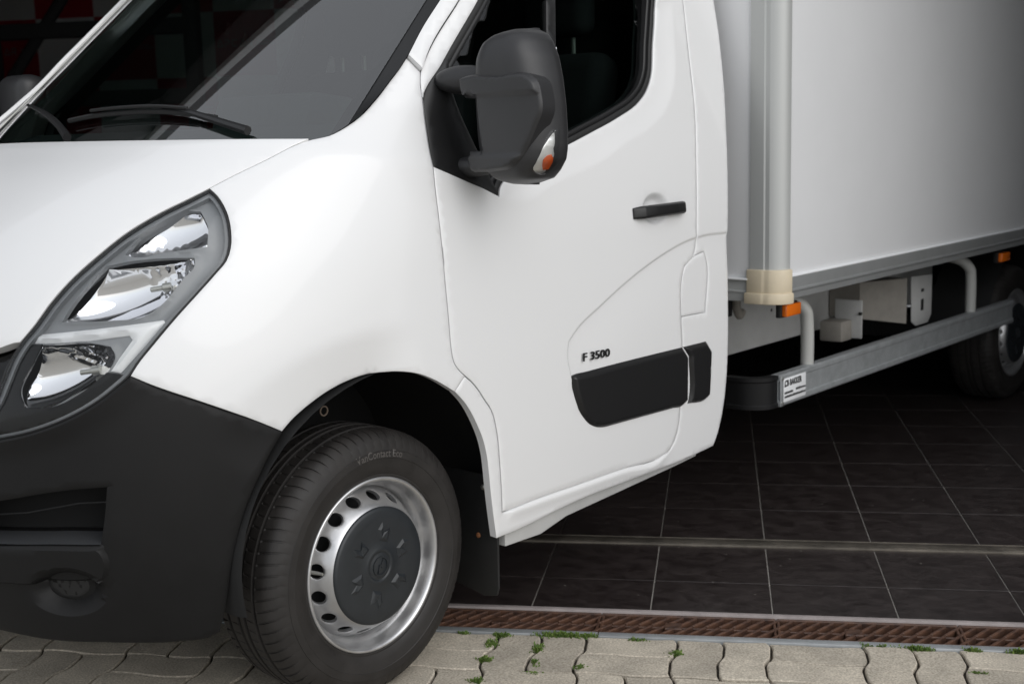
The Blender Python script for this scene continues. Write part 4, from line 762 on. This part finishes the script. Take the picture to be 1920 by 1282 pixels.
for c, sz in (((0.335, -0.050, 1.528), (0.036, 0.085, 0.036)), ((0.34, -0.055, 1.31), (0.035, 0.075, 0.026))):
    bm = bmesh.new(); bmesh.ops.create_uvsphere(bm, u_segments=24, v_segments=14, radius=1, matrix=Matrix.Translation(c) @ Matrix.Rotation(R(20), 4, 'Z') @ Matrix.Diagonal((*sz, 1))); bm_obj('mount', bm, M['mirror_plastic'], dm)
box_obj('mirror_glass', (XB+0.014, -0.22, 1.46), (0.004, 0.15, 0.27), M['chrome'], dm, 0.001)
# far mirror, seen past the windscreen
fm = empty('door_mirror', parent=truck); bm = bmesh.new(); add_box(bm, (0.32, 2*YC+0.23, 1.46), (0.12, 0.2, 0.37), 0.05, seg=4); bm_obj('housing', bm, M['mirror_plastic'], fm)
box_obj('mount', (0.33, 2*YC+0.09, 1.42), (0.07, 0.14, 0.2), M['mirror_plastic'], fm, 0.02)
# ------------------------------------------------------------------ wheels
def build_wheel(loc):
    wh = empty('wheel', Vector(loc), truck); wh.location = Vector(loc)+truck_off
    # tyre
    NB = 76; cols = [(0.0, 0), (0.40, 0), (0.78, 0), (0.80, 1), (0.97, 1)]
    prof = [(.2130, .012, 0), (.2185, .001, 0), (.2250, -.004, 0), (.2290, -.0035, 0), (.2315, -.0055, 0), (.2500, -.0105, 0), (.2690, -.0135, 0), (.2705, -.0150, 0), (.2880, -.0140, 0), (.2890, -.0125, 0), (.3010, -.0095, 0), (.3120, -.0045, 0.25), (.3200, .0010, 0.6), (.3262, .0065, 1), (.3315, .0130, 1), (.3355, .0205, 1), (.3382, .0300, 1), (.3394, .0440, .7), (.3396, .0475, 0), (.3325, .0490, 0), (.3325, .0570, 0), (.3400, .0585, 0), (.3406, .0700, .5), (.3408, .0860, .5), (.3408, .0885, 0), (.3335, .0900, 0), (.3335, .0985, 0), (.3410, .1000, 0)]
    W2 = 0.2120; full_p = prof + [(r, W2-y, g) for r, y, g in reversed(prof)]
    V = []; F = []; n = len(full_p); A = []
    for b in range(NB):
        for f, gr_ in cols: A.append(((b+f)/NB*2*math.pi, gr_))
    for a, gr_ in A:
        for r, y, g in full_p:
            sh = 0.020*math.sin((y-0.02)*38) + (0.010 if y > 0.1 else 0)
            rr = r - 0.0036*g*gr_; aa = a + sh*(1 if r > 0.30 else 0)
            x, z = rr*math.cos(aa), rr*math.sin(aa); z = max(z, -0.3385); V.append((x, y, z))
    m_ = len(A)
    for k in range(m_):
        a = k*n; b = ((k+1) % m_)*n
        for i in range(n-1): F.append((a+i, a+i+1, b+i+1, b+i))
    mesh_obj('tyre', V, F, M['tyre'], wh, True, 28)
    # rim: flange and barrel
    ring_lathe('rim', [(.2150, .030), (.2165, .010), (.2200, .0045), (.2218, .0005), (.2212, -.0035), (.2180, -.0055), (.2140, -.0045), (.2105, -.0005), (.2075, .0060), (.2050, .0150), (.2035, .0240), (.2000, .0300), (.1955, .0335), (.1935, .0390), (.1925, .0500), (.1915, .0600), (.1900, .0640)], M['steel'], wh, 128, angle=60)
    # dished disc with sixteen round holes
    L = 0.080; r_of = lambda s: 0.1475 + 0.0440*np.clip(s/L, 0, 1) ; y_of = lambda s: -0.0115 + 0.068*np.clip(s/L, 0, 1)**1.25
    ha_ = math.pi/16; w_ = ha_*0.168; hole = [(0.0185*math.cos(t)*1.0, 0.0435+0.0185*math.sin(t)) for t in [2*math.pi*i/22 for i in range(22)]]
    pts = []; 
    out = [(-w_+2*w_*i/8, 0) for i in range(8)] + [(w_, L*i/9) for i in range(9)] + [(w_-2*w_*i/8, L) for i in range(8)] + [(-w_, L-L*i/9) for i in range(9)]
    pts = out + hole + [(0.0212*math.cos(t), 0.0435+0.0212*math.sin(t)) for t in [2*math.pi*i/22 for i in range(22)]]
    no = len(out); ed = [(i, (i+1) % no) for i in range(no)] + [(no+i, no+(i+1) % 22) for i in range(22)]
    gx, gy = np.meshgrid(np.linspace(-w_*.86, w_*.86, 9), np.linspace(0.006, L-0.006, 10)); Gp = np.stack([gx.ravel(), gy.ravel()], 1); Gp = Gp[np.hypot(Gp[:, 0], Gp[:, 1]-0.0435) > 0.024]
    pts += [tuple(q) for q in Gp]
    co, e_, fa, ov, oe, of = delaunay_2d_cdt([Vector(q) for q in pts], ed, [], 0, 1e-8); Cc = np.array([(v[0], v[1]) for v in co]); Fa = np.array(fa, int); mid = Cc[Fa].mean(1); Fa = Fa[~pip(mid, hole)]
    bm = bmesh.new()
    new = {q: i for i, o_ in enumerate(ov) for q in o_}
    for k in range(16):
        a0 = (k+0.5)*math.pi/8 + 0.05; dip = np.where(np.hypot(Cc[:, 0], Cc[:, 1]-0.0435) < 0.0188, 0.002, 0); th = a0 + Cc[:, 0]/0.168; rr = r_of(Cc[:, 1]); yy = y_of(Cc[:, 1])+dip
        vs_ = [bm.verts.new((float(r*math.cos(t)), float(y), float(r*math.sin(t)))) for r, t, y in zip(rr, th, yy)]
        for f in Fa: bm.faces.new([vs_[i] for i in f])
        rim_ = [vs_[new[no+i]] for i in range(22)]; back = [bm.verts.new(v.co*1.0 + Vector((-v.co.x*0.03, 0.009, -v.co.z*0.03))) for v in rim_]
        for i in range(22): bm.faces.new((rim_[i], rim_[(i+1) % 22], back[(i+1) % 22], back[i]))
    bmesh.ops.remove_doubles(bm, verts=bm.verts[:], dist=0.0002)
    bm_obj('wheel_disc', bm, M['steel'], wh, True, 50)
    ring_lathe('drum', [(0.001, .075), (.19, .075), (.19, .15)], M['black_steel'], wh, 48)
    # hub cap
    hcap = ring_lathe('hub_cap', [(.1490, -.0060), (.1485, -.0130), (.1460, -.0165), (.1400, -.0185), (.1200, -.0195), (.0800, -.0190), (.0480, -.0175), (.0455, -.0190), (.0380, -.0198), (.0360, -.0185), (.0345, -.0172), (.0300, -.0176), (.0270, -.0192), (.0001, -.0196)], M['cap'], wh, 96, angle=45)
    for k in range(6):
        a = k*math.pi/3 + 0.35; bm = bmesh.new()
        def q(r, t, y): return Vector((r*math.cos(a+t), y, r*math.sin(a+t)))
        v = [q(.062, -.30, -.0008), q(.066, .16, -.0008), q(.095, .20, -.0012), q(.112, .05, -.0012), (q(.082, -.06, .0)), q(.098, -.24, -.0012)]
        top_ = [q(.070, -.18, -.0052), q(.072, .08, -.0052), q(.092, .12, -.0052), q(.100, .05, -.0045), q(.084, -.02, -.0025), q(.090, -.15, -.0048)]
        va = [bm.verts.new(x) for x in v]; vb = [bm.verts.new(x) for x in top_]
        for i in range(6): bm.faces.new((va[i], va[(i+1) % 6], vb[(i+1) % 6], vb[i]))
        bm.faces.new(vb); bm_obj('cap_facet', bm, M['cap'], wh, False).location.y = -0.018
    ring_lathe('emblem_ring', [(.0255, -.001), (.0250, -.0042), (.0222, -.0042), (.0217, -.001)], M['cap'], wh, 48).location.y = -0.018
    bm = bmesh.new(); prism(bm, [(x, -.0045, z) for x, z in ((-.022, .003), (.004, .006), (.0, .001), (.022, -.003), (-.004, -.006), (.0, -.001))], (0, .004, 0)); ob = bm_obj('emblem_bolt', bm, M['cap'], wh, False); ob.rotation_euler = (0, R(-70), 0); ob.location.y = -0.018
    # valve
    bm = bmesh.new(); a = math.radians(172); d = Vector((math.cos(a), 0, math.sin(a))); tube(bm, [d*0.188+Vector((0, .045, 0)), d*0.176+Vector((0, .012, 0)), d*0.174+Vector((0, -.002, 0))], [0.005, 0.0045, 0.0035], 10); bm_obj('valve', bm, M['zinc'], wh)
    return wh
fw_ = build_wheel((0, 0, 0.34))
def copy_tree(o, parent, loc):
    c = o.copy(); COL.objects.link(c); c.parent = parent
    if loc is not None: c.location = loc
    for ch in list(o.children): copy_tree(ch, c, None)
    return c
rw = copy_tree(fw_, truck, Vector((4.40, -0.055, 0.34)) + truck_off)
rw2 = copy_tree(fw_, truck, Vector((0, 2*YC, 0.34)) + truck_off); rw2.rotation_euler = (0, 0, math.pi)
rw3 = copy_tree(fw_, truck, Vector((4.40, 2*YC+0.055, 0.34)) + truck_off); rw3.rotation_euler = (0, 0, math.pi)
# lettering on the front tyre sidewall
me = text_mesh('VanContact Eco', 0.030, 0.0004, 0.0012); xs = [v.co.x for v in me.vertices]; x0, x1 = min(xs), max(xs)
def tf(c, a0=R(86), r0=0.2735):
    s_ = (c.x-(x0+x1)/2)*0.80; a = a0 - s_/0.285; r = r0 + c.y*0.85; yy = np.interp(r, [.2500, .2690, .2705, .2880, .2890, .3010], [-.0105, -.0135, -.0150, -.0140, -.0125, -.0095]); return Vector((r*math.cos(a), yy-0.0006-c.z*0.4, r*math.sin(a)))
place_text('tyre_lettering', me, tf, M['tyre_text'], fw_)
# wheel arch liner, mud flap
V = []; F = []; ak = 30
for i in range(ak+1):
    a = math.pi*1.12*i/ak - 0.19
    for yy, rr in ((-0.055, 0.432), (0.02, 0.440), (0.30, 0.44), (0.42, 0.42), (0.42, 0.02)): V.append((0.03+rr*math.cos(a), max(yy, float(surf(*((0.35-0.8*math.atan2(0.35-(0.03+rr*math.cos(a)), 0.92+0.05)), 0.6))[0][1])+0.012), 0.405+rr*math.sin(a)))
for i in range(ak):
    for j in range(4): F.append((i*5+j, i*5+j+1, (i+1)*5+j+1, (i+1)*5+j))
mesh_obj('arch_liner', V, F, M['inner_liner'], truck)
ring_lathe('liner_clip', [(.0125, 0), (.0125, -.003), (.0095, -.003), (.0095, 0)], M['dusty_dark'], truck, 24).location = Vector((-0.165, -0.026, 0.765)) + truck_off
bm = bmesh.new(); prism(bm, [(0.412, y, z) for y, z in ((-0.042, 0.474), (-0.048, 0.464), (-0.0445, 0.165), (-0.037, 0.142), (0.008, 0.132), (0.16, 0.16), (0.16, 0.48), (0.0, 0.48))], (0.008, 0, 0), 0.002); mfp = bm_obj('mud_flap', bm, M['flap'], truck)
for (yy, zz), mt in (((0.012, 0.445), 'zinc'), ((0.035, 0.305), 'bolt')):
    bm = bmesh.new(); bmesh.ops.create_uvsphere(bm, u_segments=12, v_segments=8, radius=0.008, matrix=Matrix.Translation((0.410, yy-0.013, zz)) @ Matrix.Diagonal((0.5, 1, 1, 1))); bm_obj('flap_bolt', bm, M[mt], truck)
# sill underside
bm = bmesh.new(); prism(bm, [(0.445, -0.045, 0.275), (0.60, -0.045, 0.270), (0.72, -0.045, 0.293), (1.30, -0.045, 0.318), (1.42, -0.045, 0.325), (1.42, -0.045, 0.40), (0.445, -0.045, 0.40)], (0, 0.10, 0), 0.004); bm_obj('sill_flange', bm, M['frame_white'], truck)
# ------------------------------------------------------------------ cargo box
XF, YB, RB = 1.75, -0.17, 0.06; ZB, ZT, XE = 0.884, 3.15, 6.1
box_obj('box_side', ((XF+RB+XE)/2, YB+0.02, (ZB+ZT)/2), (XE-XF-RB, 0.03, ZT-ZB), M['box'], truck, 0.002)
box_obj('box_far_side', ((XF+RB+XE)/2, 2*YC-YB-0.02, (ZB+ZT)/2), (XE-XF-RB, 0.03, ZT-ZB), M['box'], truck, 0.002)
box_obj('box_front', (XF+0.022, YC, (ZB-0.005+ZT)/2), (0.03, 2*(YC-YB)-2*RB-0.05, ZT-ZB), M['box'], truck, 0.002)
box_obj('box_roof', ((XF+XE)/2, YC, ZT+0.02), (XE-XF, 2*(YC-YB), 0.05), M['box'], truck, 0.01); box_obj('box_floor', ((XF+XE)/2+0.02, YC, ZB-0.03), (XE-XF-0.06, 2*(YC-YB)-0.1, 0.05), M['black_steel'], truck, 0.01)
box_obj('box_door', (XE-0.02, YC, (ZB+ZT)/2), (0.04, 2*(YC-YB)-0.04, ZT-ZB), M['box'], truck, 0.005)
def post_plan(g=0.0): return [(XF-g, YB+RB+0.055), (XF-g, YB+RB+0.004), (XF-g+0.003, YB+RB-0.001)] + [(XF+RB-(RB+g)*math.cos(t)*0.98, YB+RB-(RB+g)*math.sin(t)-0.002) for t in [R(14+76*i/10) for i in range(11)]] + [(XF+RB+0.006, YB-g-0.002), (XF+RB+0.006, YB+0.03), (XF+0.04, YB+RB+0.055)]
for far in (0, 1):
    pl = post_plan(); pl = [(x, 2*YC-y) for x, y in pl] if far else pl
    bm = bmesh.new(); prism(bm, [(x, y, 0.905) for x, y in pl], (0, 0, ZT-0.9)); bm_obj('corner_post', bm, M['post'], truck, True, 12)
    cp = empty('corner_cap', parent=truck)
    for z0, z1, g, nm in ((0.832, 0.914, 0.010, 'sleeve'), (0.796, 0.834, 0.016, 'foot')):
        pl = post_plan(g); pl = [(x + (0.0 if i not in (0, len(pl)-1) else 0), y) for i, (x, y) in enumerate(pl)]
        pl[0] = (pl[0][0], pl[0][1]+g); pl = [(x, 2*YC-y) for x, y in pl] if far else pl
        bm = bmesh.new(); prism(bm, [(x, y, z0) for x, y in pl], (0, 0, z1-z0), 0.004); bm_obj(nm, bm, M['cream'], cp, True, 30)
def skirt(name, yo, sgn, x0, x1):
    sec = [(0.0, 0.004), (-0.004, 0.004), (-0.006, -0.004), (-0.007, -0.036), (-0.013, -0.041), (-0.013, -0.046), (-0.007, -0.052), (-0.006, -0.072), (0.012, -0.077), (0.02, -0.077), (0.02, 0.004)]
    V = [(x, yo+sgn*a, ZB+b) for x in (x0, x1) for a, b in sec]; n = len(sec); F = [(i, (i+1) % n, n+(i+1) % n, n+i) for i in range(n)] + [tuple(range(n)), tuple(range(2*n-1, n-1, -1))]
    bm = bmesh.new(); vv = [bm.verts.new(v) for v in V]; [bm.faces.new([vv[i] for i in f]) for f in F]; return bm_obj(name, bm, M['alu'], truck, True, 15)
skirt('skirt_rail', YB, 1, XF+RB+0.006, XE); skirt('skirt_rail', 2*YC-YB, -1, XF+RB+0.006, XE)
box_obj('skirt_lip', ((XF+RB+XE)/2, YB+0.001, ZB+0.0045), (XE-XF-RB-0.01, 0.012, 0.005), M['white'], truck, 0.001)
box_obj('front_skirt', (XF+0.016, YC, 0.838), (0.03, 2*(YC-YB)-2*RB-0.12, 0.075), M['post'], truck, 0.004); box_obj('front_skirt_lip', (XF+0.003, YC, 0.8795), (0.03, 2*(YC-YB)-2*RB-0.12, 0.007), M['white'], truck, 0.002)
box_obj('front_skirt_ridge', (XF+0.002, YC, 0.836), (0.012, 2*(YC-YB)-2*RB-0.12, 0.008), M['post'], truck, 0.003)
# marker lamps
for x in (1.875, 3.95):
    ml = empty('marker_lamp', parent=truck); box_obj('lens', (x, -0.148, 0.767), (0.105, 0.02, 0.042), M['amber'], ml, 0.004); box_obj('base', (x-0.002, -0.130, 0.767), (0.122, 0.02, 0.050), M['rubber'], ml, 0.003)
# side guard
sg = empty('side_guard', parent=truck)
sec = [(0.0, 0.000), (-0.006, 0.0), (-0.010, 0.006), (-0.010, 0.020), (-0.004, 0.024), (-0.004, 0.088), (-0.010, 0.092), (-0.010, 0.106), (-0.006, 0.112), (0.025, 0.112), (0.025, 0.0)]
GX0, GX1, GY, GZ = 1.835, 4.175, -0.115, 0.424
V = [(x, GY+a, GZ+b) for x in (GX0, GX1) for a, b in sec]; n = len(sec); F = [(i, (i+1) % n, n+(i+1) % n, n+i) for i in range(n)] + [tuple(range(n)), tuple(range(2*n-1, n-1, -1))]
bm = bmesh.new(); vv = [bm.verts.new(v) for v in V]; [bm.faces.new([vv[i] for i in f]) for f in F]; bm_obj('rail', bm, M['galv'], sg, True, 15)
box_obj('end_strip', (GX0+0.012, GY-0.012, GZ+0.056), (0.022, 0.004, 0.110), M['galv'], sg, 0.001)
for zz in (0.436, 0.523):
    bm = bmesh.new(); tube(bm, [(GX0+0.012, GY-0.013, zz), (GX0+0.012, GY-0.018, zz)], 0.006, 10); bm_obj('screw', bm, M['zinc'], sg)
V = []; F = []; secc = [(0.0, 0.0), (0.006, 0.0), (0.006, 0.012), (0.002, 0.016), (0.002, 0.094), (0.006, 0.098), (0.006, 0.112), (0.0, 0.112), (-0.03, 0.112), (-0.03, 0.0)]
path = [(GX0, GY, 0, -1)] + [(GX0-0.02-0.085*math.sin(t), GY+0.10-0.10*math.cos(t), -math.sin(t), -math.cos(t)) for t in [R(i*9) for i in range(0, 11)]] + [(GX0-0.105, GY+0.14, -1, 0)]
for x, y, nx_, ny_ in path:
    for a, b in secc: V.append((x+nx_*a, y+ny_*a, GZ+b))
n = len(secc)
for i in range(len(path)-1):
    for k in range(n): F.append((i*n+k, i*n+(k+1) % n, (i+1)*n+(k+1) % n, (i+1)*n+k))
F += [tuple(range(n)), tuple(range((len(path)-1)*n, len(path)*n))]
bm = bmesh.new(); vv = [bm.verts.new(v) for v in V]; [bm.faces.new([vv[i] for i in f]) for f in F]; bm_obj('end_cap', bm, M['end_cap'], sg, True, 30)
# maker's sticker on the guard
SY = GY-0.0125
st = box_obj('sticker', (1.945, SY+0.004, GZ+0.054), (0.165, 0.006, 0.084), M['white'], sg, 0.0008)
def flat_text(txt, x, z, size, wscale=1.0, bold=0.0):
    me = text_mesh(txt, size, bold); place_text('sticker_lettering', me, lambda c: Vector((x+c.x*wscale, SY-0.0002, z+c.y)), M['ink'], sg)
flat_text('CB BAKKER', 1.868, GZ+0.068, 0.030, 0.80, 0.0012); 
bm = bmesh.new(); prism(bm, [(1.866, SY-0.0005, GZ+0.066), (1.880, SY-0.0005, GZ+0.066), (1.873, SY-0.0005, GZ+0.078)], (0, 0.0006, 0)); bm_obj('sticker_mark', bm, M['ink'], sg, False)
for x0_, x1_, z_ in ((1.868, 1.925, 0.040), (1.952, 2.022, 0.044), (1.868, 2.022, 0.026)):
    bm = bmesh.new(); x = x0_
    while x < x1_:
        l = random.uniform(0.004, 0.009); hgt = random.uniform(0.006, 0.009); v = [bm.verts.new((a, SY-0.0004, GZ+b)) for a, b in ((x, z_), (x+l, z_), (x+l, z_+hgt), (x, z_+hgt))]; bm.faces.new(v); x += l+0.0025
    bm_obj('sticker_small_print', bm, M['ink'], sg, False)
# guard supports, chassis
for x in (2.10, 3.69):
    bm = bmesh.new(); tube(bm, smooth_path([(x-0.10, 0.10, 0.80), (x-0.055, -0.03, 0.785), (x-0.015, -0.082, 0.745), (x, -0.092, 0.68), (x, -0.092, 0.46)], 8), 0.024, 14); bm_obj('guard_support', bm, M['pipe'], truck)
box_obj('chassis_rail', (2.7, 0.30, 0.64), (2.9, 0.05, 0.235), M['frame_white'], truck, 0.006); box_obj('chassis_rail', (3.7, 2*YC-0.30, 0.64), (4.2, 0.06, 0.235), M['frame_white'], truck, 0.006)
box_obj('chassis_rail', (5.0, 0.45, 0.64), (2.2, 0.05, 0.2), M['black_steel'], truck, 0.006)
bm = bmesh.new(); prism(bm, [(2.985, 0.12, 0.73), (2.985, 0.12, 0.575), (3.23, 0.015, 0.53), (3.23, 0.015, 0.73)], (0.02, 0.15, 0)); bm_obj('tool_box', bm, M['dusty'], truck, False)
bm = bmesh.new(); prism(bm, [(3.245, 0.0, 0.735), (3.468, 0.0, 0.725), (3.468, 0.0, 0.545), (3.43, 0.0, 0.512), (3.30, 0.0, 0.512), (3.255, 0.0, 0.535)], (0, 0.006, 0), 0.0015); pl_ = bm_obj('bracket_plate', bm, M['frame_white'], truck)
for zz, hh in ((0.665, 0.014), (0.60, 0.05)): box_obj('slot', (3.36, -0.0015, zz), (0.025, 0.003, hh), M['ink'], truck, 0.0)
box_obj('bracket', (2.785, 0.13, 0.552), (0.10, 0.10, 0.085), M['dusty'], truck, 0.008); box_obj('bracket', (2.84, 0.10, 0.595), (0.012, 0.12, 0.16), M['frame_white'], truck, 0.003)
for (x, z) in ((2.835, 0.62), (2.50, 0.66)):
    bm = bmesh.new(); tube(bm, [(x, 0.04 if x > 2.6 else 0.274, z), (x, 0.05 if x > 2.6 else 0.28, z)], 0.007, 10); bm_obj('bolt_hole', bm, M['ink'], truck)
bm = bmesh.new(); tube(bm, smooth_path([(1.93, 0.1, 0.80), (1.925, 0.1, 0.755), (1.945, 0.1, 0.72), (1.965, 0.1, 0.735)], 5), 0.016, 10); bm_obj('tie_hook', bm, M['dusty'], truck)
box_obj('hook_plate', (1.90, 0.12, 0.76), (0.03, 0.02, 0.08), M['black_steel'], truck, 0.003)
# rear mudguard
V = []; F = []
for i in range(17):
    a = math.pi*i/16
    for yy in (-0.07, 0.22): V.append((4.40-0.43*math.cos(a), yy, 0.36+0.42*math.sin(a)))
for i in range(16): F.append((2*i, 2*i+1, 2*i+3, 2*i+2))
mesh_obj('rear_mudguard', V, F, M['rubber'], truck)
box_obj('rear_axle', (4.40, YC, 0.34), (0.12, 1.6, 0.14), M['black_steel'], truck, 0.02); box_obj('engine_bay', (0.05, YC, 0.62), (0.8, 0.86, 0.6), M['inner_liner'], truck, 0.05)
# ------------------------------------------------------------------ moss in the joints
def moss(cent, n, spread_e, spread_n, hmax):
    V = []; F = []
    for _ in range(n):
        e = cent[0]+rng.normal(0, spread_e); nn = cent[1]+rng.normal(0, spread_n); a = rng.uniform(0, 6.28); l = rng.uniform(0.004, 0.010); hh = rng.uniform(0.002, hmax); wd = rng.uniform(0.0015, 0.0035)
        b = len(V); d = np.array([math.cos(a), math.sin(a)]); q = np.array([-d[1], d[0]])
        for s in (-1, 1): V.append(HM @ Vector((e+q[0]*wd*s, nn+q[1]*wd*s, -0.006)))
        V.append(HM @ Vector((e+d[0]*l*0.6+q[0]*wd, nn+d[1]*l*0.6+q[1]*wd, hh))); V.append(HM @ Vector((e+d[0]*l, nn+d[1]*l, hh*rng.uniform(0.3, 1.1))))
        F += [(b, b+1, b+2), (b, b+2, b+3)]
    return V, F
V = []; F = []
for ce, cn, n, se, sn, hm in D['moss']:
    v, f = moss((ce, cn), int(n*1.8), se, sn, hm*0.42); b = len(V); V += v; F += [tuple(i+b for i in q) for q in f]
mesh_obj('moss', V, F, M['moss'], None, False, kind='stuff', label='fresh green moss and weeds growing in the paving joints', category='moss')
